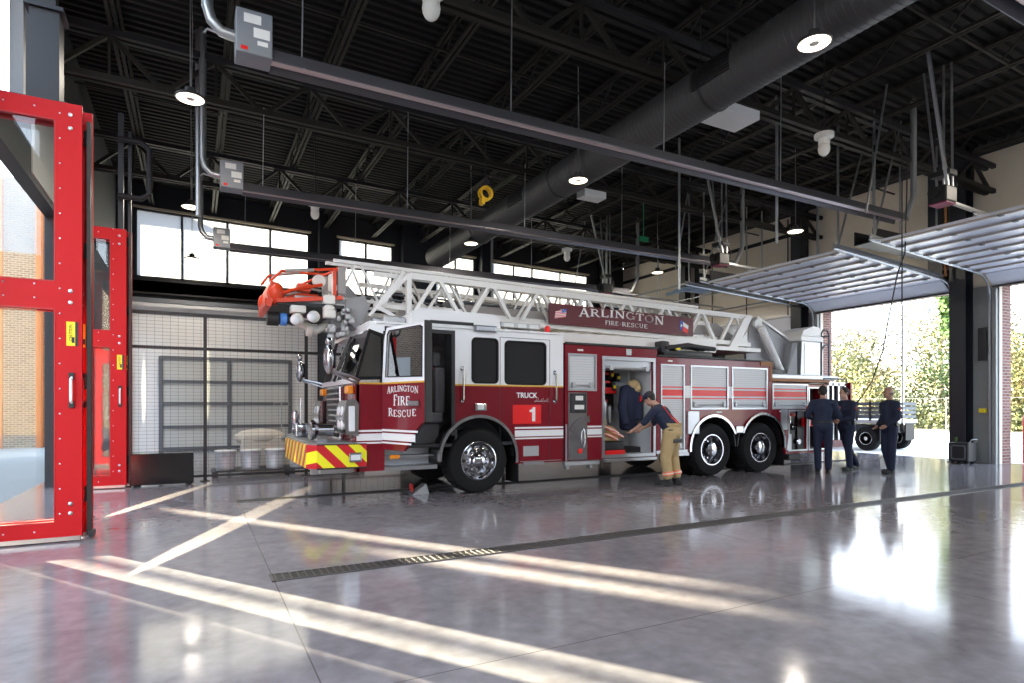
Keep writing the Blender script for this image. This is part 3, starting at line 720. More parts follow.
# yellow cord reel
d = thing('cord_reel', 'yellow cord reel hanging below the roof left of the duct', 'cord reel', (4.9, 8.6, 5.85))
x, y, z = 5.3, 11.2, 5.8
d.location = (x, y, z)
MB().lathe([(.1, -.06), (.15, -.06), (.15, -.045), (.11, -.03), (.11, .03), (.15, .045), (.15, .06), (.1, .06), (.1, -.06)], (x, y, z), 'y', 26, cap=False).build('reel_rim', 'yellow', d, smooth=True)
MB().lathe([(.105, -.045), (.12, -.04), (.12, .04), (.105, .045), (.105, -.045)], (x, y, z), 'y', 20, cap=False).build('wound_cord', 'black', d)
MB().bar((x-.06, y, z+.14), (x+.06, y, z+.3), .05, .12).bar((x, y, z+.28), (x, y, 7.6), .02).build('bracket', 'steel_black', d)
MB().cbox(x-.12, x-.04, y-.07, y+.07, z-.24, z-.12, .01).build('cord_stop', 'yellow', d)
# vertical pipes and conduit
for pts, r, m_, n_, lab in (
   ([(.05, 12.4, 4.9), (.05, 12.4, 8.3)], .05, 'galv', 'hanging_pipe', 'thin galvanised pipe dropping beside the left burner boxes'),
   ([(10.6, 11.2, 4.3), (10.6, 11.2, 8.05)], .03, 'galv', 'hanging_pipe', 'thin galvanised drop pipe left of the middle door operator'),
   ([(11.0, 8.7, 4.9), (11.0, 8.7, 8.05)], .03, 'galv', 'hanging_pipe', 'galvanised strut hanging beside the middle overhead door'),
   ([(16.9, 11.9, 4.95), (16.9, 11.9, 7.6)], .04, 'galv', 'hanging_pipe', 'galvanised riser on the beige wall above the middle door'),
   ([(9.0, 18.5, 4.0), (9.0, 18.5, 8.05)], .04, 'galv', 'hanging_pipe', 'galvanised drop pipe in front of the right high windows'),
   ([(12.6, 7.02, 1.05), (12.6, 7.02, 6.9)], .012, 'black', 'drop_cord', 'black cord hanging straight down beside the right-hand man'),
   ([(13.05, 7.15, 6.9), (13.03, 7.2, 4.6), (13.03, 7.35, 4.2), (12.98, 7.5, 3.3), (12.94, 7.6, 2.6), (12.88, 7.8, 1.95), (12.8, 7.95, 1.65), (12.77, 8.05, 1.5)], .013, 'black', 'hanging_hose', 'black hose curving down from the roof above the men'),
   ([(16.8, 8.3, 4.7), (16.8, 8.3, 7.7)], .035, 'wood', 'hanging_pipe', 'rust brown pipe beside the steel post between the doors')):
    tag(MB().tube(pts, r, 10).build(n_, m_, smooth=True), lab, 'pipe' if 'pipe' in n_ else 'cord')
MBp = MB().lathe([(.02, 0), (.035, .03), (.035, .14), (.02, .17)], (12.6, 7.02, .9), 'z', 12)
tag(MBp.build('cord_plug', 'black', smooth=True), 'black plug at the end of the straight hanging cord', 'plug')
# strip lights / reels near the roof and green sign
tag(MB().cbox(11.6, 11.95, 13.9, 13.95, 6.3, 6.45, .01).bar((11.77, 13.92, 6.45), (11.77, 13.92, 7.7), .02).build('exit_sign', 'green'), 'small green sign hanging under the roof above the ladder', 'sign')

# ------------------------------------------------------------------ trench drains
def drain(y, x0, x1, label):
    t = thing('trench_drain', label, 'drain', (x0, y, 0))
    MB().box(x0, x1, y-.1, y+.1, .001, .004).build('channel', 'black', t)
    MB().box(x0-.02, x1, y-.115, y-.1, .001, .008).box(x0-.02, x1, y+.1, y+.115, .001, .008).box(x0-.02, x0, y-.115, y+.115, .001, .008).build('frame', 'iron', t)
    g = MB(); x = x0+.01
    while x < x1:
        g.box(x, x+.014, y-.1, y+.1, .004, .008); x += .06
    g.build('grate', 'iron', t)
drain(5.29, .57, 17.3, 'long trench drain crossing the open floor in front')
drain(9.8, .56, 17.3, 'trench drain running under the fire truck')

# ------------------------------------------------------------------ red folding doors
def folding(idx, y, label):
    """two leaves folded back against each other, standing square to the front wall"""
    d = thing('door_%d' % idx, label, 'folding door', (XF, y, 0), kind='structure')
    top = 4.58 if idx == 6 else 4.47
    for k, (yy, xe) in enumerate(((y, -1.05), (y+.16, -.98))):
        x0 = XF+.05; s = .2 if True else 0
        mb = MB(); T = .055
        op1 = rect(x0+.13, xe-.24, .22, 2.42); op2 = rect(x0+.13, xe-.24, 2.72, top-.2)
        mb.plate(rect(x0, xe, .06, top), [op1, op2], 'y', yy, yy+T)
        leaf = mb.build('leaf', 'red', d)
        for za, zb in ((.2, 2.44), (2.7, top-.18)): MB().add([(x0+.11, yy+.027, za), (xe-.22, yy+.027, za), (xe-.22, yy+.027, zb), (x0+.11, yy+.027, zb)], [(0, 1, 2, 3)]).build('pane', 'glass', leaf)
        b = MB()
        for (a0, a1, c0, c1) in ((x0+.13, xe-.24, .22, 2.42), (x0+.13, xe-.24, 2.72, top-.2)):
            for q0, q1, r0, r1 in ((a0-.0, a1, c0-.012, c0), (a0, a1, c1, c1+.012), (a0-.012, a0, c0, c1), (a1, a1+.012, c0, c1)):
                b.box(q0, q1, yy-.004, yy, r0, r1)
        b.build('glazing_bead', 'red_edge', leaf)
        b = MB()
        for z in [.3+.26*i for i in range(17)]: b.ell((xe-.19, yy-.004, z), (.009, .006, .009), 8)
        for z in (.1, top-.12, 2.5, 2.64):
            for x in (x0+.35, x0+.6): b.ell((x, yy-.004, z+.03), (.009, .006, .009), 8)
        for z in (.3, .4, 2.5, 2.62, top-.12, top-.26): b.ell((xe-.1, yy-.006, z), (.022, .01, .022), 10)
        b.build('bolt', 'bolt', leaf)
        MB().box(x0, xe-.02, yy+.0, yy+T, .015, .058).build('floor_seal', 'alu', leaf)
        h = MB().tube([(xe-.09, yy-.005, 1.45), (xe-.09, yy-.05, 1.47), (xe-.09, yy-.05, 1.7), (xe-.09, yy-.005, 1.72)], .014, 8).build('pull_handle', 'paper', leaf, smooth=True)
        MB().cbox(xe-.115, xe-.065, yy-.018, yy-.001, 1.4, 1.47, .004).cbox(xe-.115, xe-.065, yy-.018, yy-.001, 1.7, 1.77, .004).build('handle_mount', 'black', h)
        s_ = MB().box(xe-.135, xe-.035, yy-.004, yy-.001, 2.05, 2.3).build('caution_sticker', 'sign_yellow', leaf)
        MB().box(xe-.06, xe-.035, yy-.006, yy-.004, 2.05, 2.3).box(xe-.09, xe-.065, yy-.0055, yy-.004, 2.08, 2.14).build('sticker_print', 'black', s_)
        # CAUTION running up the sticker
        cu = bpy.data.curves.new('t', 'FONT'); cu.body = 'CAUTION'; cu.size = .05
        o_ = bpy.data.objects.new('t', cu); C.objects.link(o_); bpy.context.view_layer.update()
        dg = bpy.context.evaluated_depsgraph_get(); me = o_.evaluated_get(dg).to_mesh()
        mb = MB().add([(xe-.085-v.co.y*.8, yy-.006, 2.1+v.co.x*.75) for v in me.vertices], [tuple(p.vertices) for p in me.polygons])
        bpy.data.objects.remove(o_); bpy.data.curves.remove(cu)
        mb.build('sticker_text', 'black', s_)
    MB().box(-1.02, -.985, y+.06, y+.15, .05, 4.45).box(-1.0, -.955, y+.03, y+.2, .03, .09).build('edge_seal', 'black', d)
    for z in (.4, 1.6, 3.0, 4.2): MB().lathe([(.02, 0), (.02, .16)], (-1.03, y+.11, z), 'z', 8).build('hinge', 'steel_black', d)
folding(6, 7.70, 'red four-fold door leaves folded open, large at the left edge')
folding(7, 12.29, 'second pair of red glazed door leaves folded open before the mesh fence')
folding(8, 3.2, 'red glazed door leaves folded open outside the left edge')
# operator steel above the folding doors
t = thing('door_post', 'dark steel post standing above the nearest red door leaf', 'post', (-1.42, 8.05, 4.6))
MB().box(-1.54, -1.28, 7.92, 8.18, 4.66, 5.62).build('shaft', 'column', t)
MB().box(-1.58, -1.24, 7.88, 8.22, 5.62, 5.66).box(XF, -1.2, 7.88, 8.22, 4.62, 4.66).box(-1.5, -1.32, 7.97, 8.13, 5.66, 8.2).build('cap_plate', 'column', t)
tag(MB().box(-1.78, -1.66, 8.3, 8.4, 4.66, 8.3).build('hanging_post', 'pipe_grey'), 'grey steel post behind the dark post at the upper left', 'post')
t = MB().box(-1.55, -1.3, 12.62, 12.87, 0, 4.4).box(-1.2, -1.12, 12.6, 12.7, 0, 6.6).box(-1.05, -1.0, 12.6, 12.66, 0, 6.3)
struct(t.build('trim_31', 'column'), 'dark steel door guides behind the second red door leaf')
t = MB().tube([(-1.2, 12.5, 6.1), (-.85, 12.5, 6.1), (-.72, 12.5, 6.0), (-.72, 12.5, 5.2), (-.85, 12.5, 5.1), (-1.2, 12.5, 5.1)], .05, 10)
tag(t.build('hanging_bracket', 'steel_black', smooth=True), 'dark pipe bracket above the second red door leaves', 'bracket')

# ------------------------------------------------------------------ mesh fence and stores
f = thing('mesh_fence', 'black framed wire mesh fence standing behind the fire truck', 'fence', (1, 12.75, 0))
YFn = 12.75
for x in (-1.4, .17, 2.0, 2.75, 4.6, 6.5): MB().box(x-.03, x+.03, YFn-.03, YFn+.03, 0, 3.16).box(x-.08, x+.08, YFn-.08, YFn+.08, 0, .012).build('post', 'black', f)
MB().box(-1.4, 6.5, YFn-.025, YFn+.025, 3.1, 3.16).box(-1.4, 6.5, YFn-.025, YFn+.025, 2.47, 2.52).box(-1.4, 6.5, YFn-.025, YFn+.025, .08, .12).build('rail', 'black', f)
g = MB(); x = -1.4
while x < 6.5: g.box(x-.0018, x+.0018, YFn-.002, YFn+.002, .1, 3.12); x += .125
z = .12
while z < 3.1: g.box(-1.4, 6.5, YFn-.002, YFn+.002, z-.0018, z+.0018); z += .065
g.build('wire_mesh', 'black', f)
o = thing('black_bench_box', 'low black box standing against the fence by the red door', 'box', (-.6, 12.4, 0))
MB().cbox(-1.0, -.02, 12.3, 12.6, .03, .58, .012).build('box_body', 'black_gloss', o)
MB().box(-.95, -.85, 12.32, 12.58, 0, .03).box(-.15, -.05, 12.32, 12.58, 0, .03).build('foot', 'rubber', o)
p = thing('pallet', 'dark low pallet carrying the grey pails behind the fence', 'pallet', (1.6, 13.6, 0))
q = MB()
for k in range(7): q.box(.3, 3.3, 13.2+k*.13, 13.3+k*.13, .1, .12)
q.build('pallet_deck', 'pallet', p); q = MB(); q.box(.3, .4, 13.2, 14.1, 0, .1).box(1.75, 1.85, 13.2, 14.1, 0, .1).box(3.2, 3.3, 13.2, 14.1, 0, .1)
q.build('pallet_runner', 'pallet', p)
pr = None
for k in range(5):
    x = .55+k*.47; lab = 'grey ribbed pail on the pallet behind the fence, %s' % ['leftmost of the row', 'second from the left', 'third from the left', 'fourth from the left', 'nearest the truck bumper'][k]
    if pr is None:
        pr = thing('pail', lab, 'pail', (x, 13.5, .12), group='pails behind the fence')
        MB().lathe([(.17, 0), (.185, .06), (.18, .07), (.188, .13), (.183, .14), (.192, .2), (.187, .21), (.196, .27), (.19, .28), (.2, .36), (.206, .37), (.206, .385)], (x, 13.5, .12), 'z', 24).build('pail_body', 'bucket', pr, smooth=True)
        MB().lathe([(.208, .385), (.208, .4), (.19, .405), (0, .405)], (x, 13.5, .12), 'z', 24).build('lid', 'paper', pr)
    else: dup(pr, (x, 13.5, .12), lab)
t = thing('covered_pump', 'beige covered machine with a T handle behind the grey pails', 'machine', (1.7, 14.6, 0))
MB().cbox(.9, 1.9, 14.3, 14.9, .0, .75, .08).ell((1.3, 14.6, .72), (.55, .35, .2), 14).build('cover', 'cloth_beige', t, smooth=True)
MB().tube([(1.7, 14.2, .7), (2.6, 14.2, .95)], .05, 8).tube([(1.75, 14.6, .8), (1.75, 14.6, 1.5)], .015, 6).tube([(1.6, 14.6, 1.42), (1.58, 14.6, 1.5), (1.92, 14.6, 1.5), (1.9, 14.6, 1.42)], .015, 6).build('handle', 'pipe_grey', t)

# rear: small fan heater box, bollard, black panel
t = thing('equipment_case', 'black equipment case standing at the foot of the steel column between the doors', 'case', (16.75, 7.95, 0))
MB().cbox(16.6, 17.0, 7.7, 8.15, .05, .52, .03).build('case_body', 'black', t)
MB().box(16.63, 16.69, 7.75, 7.8, 0, .05).box(16.63, 16.69, 8.05, 8.1, 0, .05).box(16.9, 16.96, 7.75, 7.8, 0, .05).box(16.9, 16.96, 8.05, 8.1, 0, .05).build('foot', 'rubber', t)
MB().tube([(16.7, 7.72, .52), (16.7, 7.68, .6), (16.95, 7.68, .6), (16.95, 7.72, .52)], .015, 6).build('case_handle', 'pipe_grey', t)
MB().plate(rrect(7.76, 8.09, .1, .46, .05), [rrect(7.79, 8.06, .13, .43, .04)], 'x', 16.59, 16.6).build('case_rim', 'frame_grey', t)
tag(MB().lathe([(.03, 0), (.04, .13), (.036, .13), (.028, .01)], (16.75, 8.05, .52), 'z', 14).build('green_cup', 'vine', smooth=True), 'small green cup on top of the black case', 'cup')
t = thing('bollard', 'red bollard standing outside beside the brick pier', 'bollard', (18.25, 7.18, 0))
MB().lathe([(.1, 0), (.1, 1.1), (.085, 1.17), (.05, 1.21), (0, 1.22)], (18.25, 7.18, 0), 'z', 20).build('bollard_post', 'bollard', t, smooth=True)
tag(MB().cbox(XR-.2, XR-.15, 7.6, 7.78, 2.55, 3.35, .01).box(XR-.15, XR-.03, 7.66, 7.72, 2.8, 3.1).build('wall_cabinet', 'black'), 'narrow black box fixed to the grey jamb between the doors', 'cabinet')
tag(MB().cbox(XR-.2, XR-.1, 7.62, 7.76, 1.25, 1.36, .01).box(XR-.1, XR-.03, 7.66, 7.72, 1.27, 1.33).build('door_sensor', 'sign_yellow'), 'small yellow door sensor on the grey jamb', 'sensor')

# ------------------------------------------------------------------ the fire truck
M['shutter'] = stripes('shutter_slats', (.62, .63, .65), (.42, .43, .45), (0, 0, 1), .045, .14, rough=.35)
M['chevron'] = stripes('chevron', (.55, .012, .02), (.85, .8, .02), (1, 1, 1.), .34, .5, off=.1)
M['flag_stripes'] = stripes('flag_stripes', (.8, .75, .75), (.65, .05, .08), (-.16, 0, 1), .03, .5)
M['flag_blue'] = mat('flag_blue', (.03, .09, .42), .5)
M['sign_maroon'] = mat('sign_maroon', (.10, .006, .014), .4)
M['litplate'] = mat('console_lit_side', (.6, .66, .62), .3, .3)  # pale colour carries the brightness of the console's lit face
M['polished'] = mat('polished_steel', (.5, .5, .52), .12, 1.)
TY, TF, TC = 8.87, 11.35, 10.11
T = thing('fire_truck', 'red and white ladder fire truck parked in the bay with its front door open', 'fire truck', (6, TC, 0))
def P(name, mb, m, par=None, smooth=False, label=None, ang=35):
    o = mb.build(name, m, par or T, smooth=smooth, ang=ang)
    if label: o['label'] = label
    return o
def yplate(outer, holes, y0, y1): return MB().plate(outer, holes, 'y', y0, y1)
# wheels
def wheel(x, y, side, front):
    s = -1 if side == 'near' else 1
    t = MB().lathe([(.30, .0), (.33, -.02), (.44, -.035), (.5, -.02), (.525, .02), (.53, .06), (.53, .3), (.525, .34), (.5, .37), (.3, .37), (.3, .0)], (x, 0, .53), 'y', 48, cap=False)
    t.v = [(a, y-s*0+(b if s < 0 else -b), c) for a, b, c in t.v]
    w = P('wheel', t, 'rubber', smooth=True)
    tr = MB()
    for k in range(36):
        a = k*2*PI/36
        for j in (.09, .19, .29):
            yy = y+(j if s < 0 else -j)
            tr.bar((x+.528*math.cos(a), yy-.035, .53+.528*math.sin(a)), (x+.528*math.cos(a+.05), yy+.035, .53+.528*math.sin(a+.05)), .05, .012)
    P('tread', tr, 'rubber', w)
    r = MB()
    pf = [(0, .12), (.305, .12), (.305, -.005), (.315, -.025), (.30, -.03), (.285, .0), (.27, .05), (.24, .055), (.2, .03), (.15, .015), (.13, .0), (.12, -.03), (.09, -.06), (.0, -.065)] if front else \
         [(0, .24), (.305, .24), (.305, -.005), (.315, -.02), (.295, -.02), (.28, .06), (.265, .16), (.2, .17), (.16, .16), (.15, .03), (.14, -.02), (.1, -.035), (0, -.04)]
    r.lathe(pf, (x, 0, .53), 'y', 40); r.v = [(a, y+(b if s < 0 else -b), c) for a, b, c in r.v]
    rim = P('rim', r, 'chrome', w, True, label='chrome rim', ang=50)
    h = MB(); q = MB()
    for k in range(10):
        a = k*2*PI/10
        d0 = .045 if front else .165
        h.lathe([(.022, 0), (.022, .012)], (x+.225*math.cos(a), 0, .53+.225*math.sin(a)), 'y', 10) if False else None
        yy = y+(d0 if s < 0 else -d0)
        h.ell((x+.235*math.cos(a), yy, .53+.235*math.sin(a)), (.03, .022, .03), 10)
        yq = y+((.0 if front else .14) if s < 0 else -(.0 if front else .14))
        q.tube([(x+.17*math.cos(a+.3), yq+.02*-s, .53+.17*math.sin(a+.3)), (x+.17*math.cos(a+.3), yq+.035*s, .53+.17*math.sin(a+.3))], .016, 6)
    P('vent_hole', h, 'black', rim); P('lug_nut', q, 'chrome', rim)
    return w
for x, fr in ((4.08, True), (9.30, False), (10.72, False)):
    wheel(x, TY+.03, 'near', fr); wheel(x, TF-.03, 'far', fr)
for x in (9.3, 10.72):
    P('inner_wheel', MB().lathe([(.3, 0), (.44, -.02), (.52, .04), (.53, .3), (.3, .34)], (x, TY+.45, .53), 'y', 40), 'rubber', smooth=True)
P('axle', MB().tube([(4.08, TY+.2, .53), (4.08, TF-.2, .53)], .09).tube([(9.3, TY+.2, .53), (9.3, TF-.2, .53)], .12).tube([(10.72, TY+.2, .53), (10.72, TF-.2, .53)], .12).ell((9.3, TC, .53), (.25, .2, .25)).ell((10.72, TC, .53), (.25, .2, .25)), 'black')
P('chassis_frame', MB().box(2.2, 12.9, TC-.5, TC-.4, .55, .85).box(2.2, 12.9, TC+.4, TC+.5, .55, .85).box(5.0, 8.6, TC-.9, TC+.9, .5, .62), 'black')
# cab: lower red sides with wheel arch
archc = (4.08, .57)
def lower_side(y0, y1, door):
    a = [(5.70, .45), (5.70, 1.75)]
    if door: a += [(3.63, 1.75), (3.63, 1.12)]; s = 128
    else: a += [(2.1, 1.75), (2.1, .45), (3.35, .45)]; s = 180
    ar = arc(4.08, .57, .68, s, -6, 16)
    if not door: ar = [(3.4, .45)]+ar
    return yplate(a+ar+[(4.76, .45)], [], y0, y1)
P('cab_side', lower_side(TY, TY+.05, True), 'truck_red')
P('cab_side', lower_side(TF-.05, TF, False), 'truck_red')
P('cab_front_corner', yplate([(2.1, .45), (2.52, .45), (2.52, 1.75), (2.1, 1.75)], [], TY, TY+.05), 'truck_red')
# upper white side
up_near = [(3.63, 1.77), (5.70, 1.77), (5.70, 2.66), (2.6, 2.66), (2.55, 2.60), (3.63, 2.60)]
P('cab_upper_side', yplate(up_near, [rrect(3.96, 4.42, 1.80, 2.52, .07), rrect(4.56, 5.34, 1.79, 2.50, .07)], TY, TY+.05), 'truck_white')
P('cab_upper_side', yplate([(2.35, 1.77), (5.7, 1.77), (5.7, 2.66), (2.6, 2.66)], [rrect(2.65, 3.4, 1.85, 2.5, .07), rrect(4.5, 5.3, 1.8, 2.5, .07)], TF-.05, TF), 'truck_white')
for a in ((3.96, 4.42, 1.80, 2.52), (4.56, 5.34, 1.79, 2.50)):
    w = P('side_window', yplate(rrect(*a, .07), [], TY+.012, TY+.022), 'win_dark')
    P('window_seal', yplate(rrect(a[0]-.015, a[1]+.015, a[2]-.015, a[3]+.015, .08), [rrect(a[0]+.012, a[1]-.012, a[2]+.012, a[3]-.012, .06)], TY-.008, TY+.012), 'rubber', w)
P('belt_line', MB().box(3.63, 5.70, TY-.004, TY, 1.745, 1.77).box(2.1, 2.52, TY-.004, TY, 1.745, 1.77), 'gold')
# front corner with the side quarter window, windshield, pillars
P('cab_pillar', yplate([(2.5, 1.77), (2.53, 1.77), (2.53, 2.66), (2.3, 2.66), (2.25, 2.55), (2.5, 2.5)], [], TY, TY+.05), 'truck_white')
P('cab_pillar', yplate([(2.5, 1.77), (2.53, 1.77), (2.53, 2.66), (2.3, 2.66), (2.25, 2.55), (2.5, 2.5)], [], TF-.05, TF), 'truck_white')
P('quarter_glass', yplate([(2.1, 1.83), (2.49, 1.85), (2.49, 2.47), (2.3, 2.54)], [], TY+.01, TY+.02), 'windshield')
P('glass_seal', yplate([(2.07, 1.80), (2.51, 1.82), (2.51, 2.5), (2.28, 2.57)], [[(2.12, 1.85), (2.475, 1.87), (2.475, 2.45), (2.31, 2.51)]], TY-.004, TY+.012), 'rubber')
zw0, zw1 = 1.84, 2.58
def wsx(z): return 2.08+(z-1.77)*.38
ws = MB()
for k in range(8):
    a, b = TY+.12+(TF-TY-.24)*k/8, TY+.12+(TF-TY-.24)*(k+1)/8
    bow = lambda y: -.12*(1-((y-TC)/1.2)**2)
    ws.add([(wsx(zw0)+bow(a)+.08, a, zw0), (wsx(zw0)+bow(b)+.08, b, zw0), (wsx(zw1)+bow(b)+.08, b, zw1), (wsx(zw1)+bow(a)+.08, a, zw1)], [(0,1,2,3)])
P('windshield', ws, 'windshield', smooth=True)
P('corner_post', MB().bar((2.1, TY+.05, 1.80), (2.32, TY+.05, 2.58), .03, .05).bar((2.1, TF-.05, 1.80), (2.32, TF-.05, 2.58), .03, .05), 'black')
pm = MB(); pm.bar((wsx(2.62)-.03, TY+.02, 2.63), (wsx(2.62)-.03, TF-.02, 2.63), .16, .12)
pm.bar((2.12, TY+.02, 1.80), (2.12, TF-.02, 1.80), .12, .08)
P('windshield_frame', pm, 'truck_white')
P('centre_post', MB().bar((2.02, TC, 1.82), (2.32, TC, 2.6), .05, .04), 'black')
for y in (TC-.55, TC+.5): P('wiper', MB().bar((2.0, y-.3, 1.83), (2.15, y+.15, 2.35), .018).bar((2.04, y+.15, 2.05), (2.2, y+.05, 2.5), .014), 'black')
P('sun_shade', MB().box(2.4, 2.45, TY+.3, TY+1.0, 1.9, 2.55), 'paper')
# front face
fm = yplate([(0, 0)], [], 0, 0) if False else MB().box(2.08, 2.14, TY, TF, .45, 1.78)
fp = P('cab_front', fm, 'truck_red')
gr = MB().cbox(2.0, 2.08, TC-.52, TC+.52, .88, 1.74, .02)
gp = P('grille', gr, 'chrome')
g2 = MB()
for i in range(9):
    for j in range(6):
        y = TC-.44+.155*j; z = .93+.088*i; g2.box(1.99, 2.001, y, y+.12, z, z+.06)
P('grille_mesh', g2, 'black', gp)
for y0, y1 in ((TY-.03, TY+.5), (TF-.5, TF+.03)):
    s = -1 if y0 < TC else 1
    hb = MB().plate([(1.95, 1.0), (2.12, .98), (2.13, 1.45), (2.08, 1.52), (1.95, 1.5), (1.9, 1.25)], [], 'y', y0, y1)
    b = P('headlight_bezel', hb, 'chrome')
    P('headlight', MB().ell((1.92, y0+.16, 1.34), (.03, .08, .08), 14).ell((1.92, y0+.38, 1.34), (.03, .08, .08), 14).ell((1.92, y0+.16, 1.14), (.03, .08, .08), 14).ell((1.92, y0+.38, 1.14), (.03, .08, .08), 14).cbox(1.98, 2.07, (y0-.012 if s < 0 else y1-.01), (y0+.01 if s < 0 else y1+.012), 1.05, 1.42, .008), 'lens', b)
    P('turn_signal', MB().cbox(1.98, 2.08, y0+.1, y0+.3, 1.6, 1.72, .02), 'amber', b)
# bumper
bo = [(1.41, TY-.02), (1.45, TY-.04), (2.24, TY-.04), (2.24, TF+.04), (1.45, TF+.04), (1.41, TF+.02)]
bp_ = [(1.41, TY+.12), (1.53, TY-.04), (2.24, TY-.04), (2.24, TF+.04), (1.53, TF+.04), (1.41, TF-.12)]
bum = P('front_bumper', MB().plate(bp_, [], 'z', .52, .86), 'chevron', label='yellow and red chevron striped bumper')
P('bumper_deck', MB().plate([(1.43, TY+.12), (1.54, TY-.03), (2.1, TY-.03), (2.1, TF+.03), (1.54, TF+.03), (1.43, TF-.12)], [], 'z', .86, .89), 'alu', bum)
P('bumper_trim', MB().bar((1.53, TY-.045, .865), (2.24, TY-.045, .865), .012).bar((1.53, TY-.045, .52), (2.24, TY-.045, .52), .02), 'black', bum)
lm = P('bumper_light', MB().cbox(1.98, 2.16, TY-.075, TY-.04, .6, .74, .01), 'chrome', bum)
P('light_lens', MB().cbox(2.0, 2.14, TY-.085, TY-.07, .63, .71, .005), 'lens', lm)
P('air_horn', MB().lathe([(.13, 0), (.15, .02), (.15, .06), (.1, .12), (.1, .34), (.06, .36)], (1.5, TY+.42, 1.06), 'x', 24).box(1.6, 1.75, TY+.36, TY+.48, .88, 1.0), 'chrome', smooth=True, label='round chrome siren on the bumper')
P('bumper_spotlight', MB().ell((1.6, TF-.5, 1.0), (.14, .2, .14)).cbox(1.5, 1.7, TF-.7, TF-.4, .89, 1.12, .03).lathe([(.05, 0), (.07, .1), (.05, .22), (.02, .24)], (1.55, TF-.3, 1.1), 'z', 14).tube([(1.6, TF-.6, 1.1), (1.6, TF-.6, 1.55)], .012), 'chrome', smooth=True)
P('hose_coupling', MB().lathe([(.09, 0), (.09, .12), (.06, .14), (.06, .2)], (1.75, TY+.9, .89), 'z', 16), 'chrome', smooth=True)
P('tow_hook', MB().bar((1.5, TY+.3, .46), (2.1, TY+.3, .46), .09).bar((1.5, TF-.3, .46), (2.1, TF-.3, .46), .09).box(1.6, 2.3, TY+.1, TF-.1, .44, .5), 'alu_dull')
# mirrors on arms
for y0, y1, xh in ((TY+.02, 8.58, 1.65), (TF-.02, 11.68, 1.72)):
    a = MB().tube([(2.15, y0, 1.8), (1.95, (y0+y1)/2, 1.86), (xh, y1, 1.92)], .022, 8).tube([(2.15, y0, 1.74), (xh+.05, y1, 1.88)], .016, 8)
    ar = P('mirror_arm', a, 'alu' , smooth=True)
    m_ = MB().ell((xh, y1, 2.08), (.075, .11, .22), 16).ell((xh, y1, 2.32), (.05, .06, .06), 12)
    mh = P('mirror_head', m_, 'chrome', ar, True)
    P('mirror_glass', MB().box(xh+.055, xh+.078, y1-.07, y1+.07, 1.95, 2.2), 'win_dark', mh)
# roof
rf = P('cab_roof', MB().cbox(2.36, 5.70, TY, TF, 2.62, 2.70, .03), 'truck_white')
P('raised_roof', MB().plate([(2.95, 2.66), (4.50, 2.66), (4.47, 2.86), (4.38, 2.93), (3.1, 2.95), (2.98, 2.88)], [], 'y', TY+.04, TF-.04), 'truck_white', smooth=True, ang=50)
P('roof_slot', MB().cbox(3.25, 4.0, TY+.02, TY+.05, 2.72, 2.77, .01), 'black')
P('floodlight', MB().cbox(3.98, 4.38, TY-.06, TY+.08, 2.62, 2.73, .015).cbox(4.0, 4.36, TY-.075, TY-.055, 2.64, 2.71, .005), 'chrome')
lb = P('light_bar', MB().cbox(4.6, 5.4, TY+.25, TY+.45, 2.76, 2.86, .02).box(4.7, 4.75, TY+.3, TY+.4, 2.69, 2.77).box(5.2, 5.25, TY+.3, TY+.4, 2.69, 2.77), 'alu')
P('lamp_row', MB().cbox(4.65, 4.85, TY+.24, TY+.255, 2.775, 2.845, .006).cbox(4.93, 5.1, TY+.24, TY+.255, 2.775, 2.845, .006).cbox(5.16, 5.34, TY+.24, TY+.255, 2.775, 2.845, .006), 'lens', lb)
P('roof_beacon', MB().lathe([(.05, 0), (.05, .1), (.03, .13), (0, .14)], (5.5, TY+.2, 2.7), 'z', 14), 'bright_red', smooth=True)
for z, yy in ((2.92, 2.96),): P('roof_warning_light', MB().cbox(2.6, 2.95, TY+.35, TY+1.1, 2.7, 2.84, .02).cbox(2.6, 2.95, TF-1.1, TF-.35, 2.7, 2.84, .02), 'alu_dull')
# cab back wall, floor, interior
P('cab_rear_wall', MB().box(5.64, 5.70, TY+.05, TF-.05, .6, 2.64), 'truck_red')
P('cab_floor', MB().box(2.15, 5.64, TY+.05, TF-.05, .77, .82).box(3.3, 5.0, TY+.42, TY+.46, .45, 1.3), 'cab_in')
P('engine_cover', MB().cbox(2.4, 4.9, TC-.55, TC+.55, .82, 1.55, .08), 'cab_in')
P('cab_partition', MB().box(3.68, 3.72, TY+.05, TY+.5, .82, 2.6), 'cab_in')
P('door_frame', MB().box(3.60, 3.66, TY-.006, TY+.2, .95, 2.6).box(2.52, 3.66, TY-.004, TY+.12, 2.56, 2.62).box(2.50, 2.55, TY+.01, TY+.2, .77, 2.6), 'black')
st_ = P('driver_seat', MB().cbox(3.0, 3.55, TY+.2, TY+.75, 1.15, 1.32, .04).cbox(3.4, 3.58, TY+.2, TY+.75, 1.3, 2.05, .05).cbox(3.42, 3.56, TY+.34, TY+.6, 2.06, 2.3, .04).box(3.1, 3.5, TY+.3, TY+.65, .82, 1.15), 'seat')
P('seat_belt', MB().bar((3.38, TY+.3, 2.05), (3.3, TY+.3, 1.35), .05, .01), 'bright_red', st_)
P('steering_wheel', MB().tube([(2.72+.05*math.sin(a), TY+.5+.2*math.cos(a), 1.6+.19*math.sin(a)) for a in [k*2*PI/18 for k in range(19)]], .016, 6), 'black')
P('dashboard', MB().cbox(2.2, 2.55, TY+.1, TF-.1, 1.3, 1.72, .05), 'cab_in')
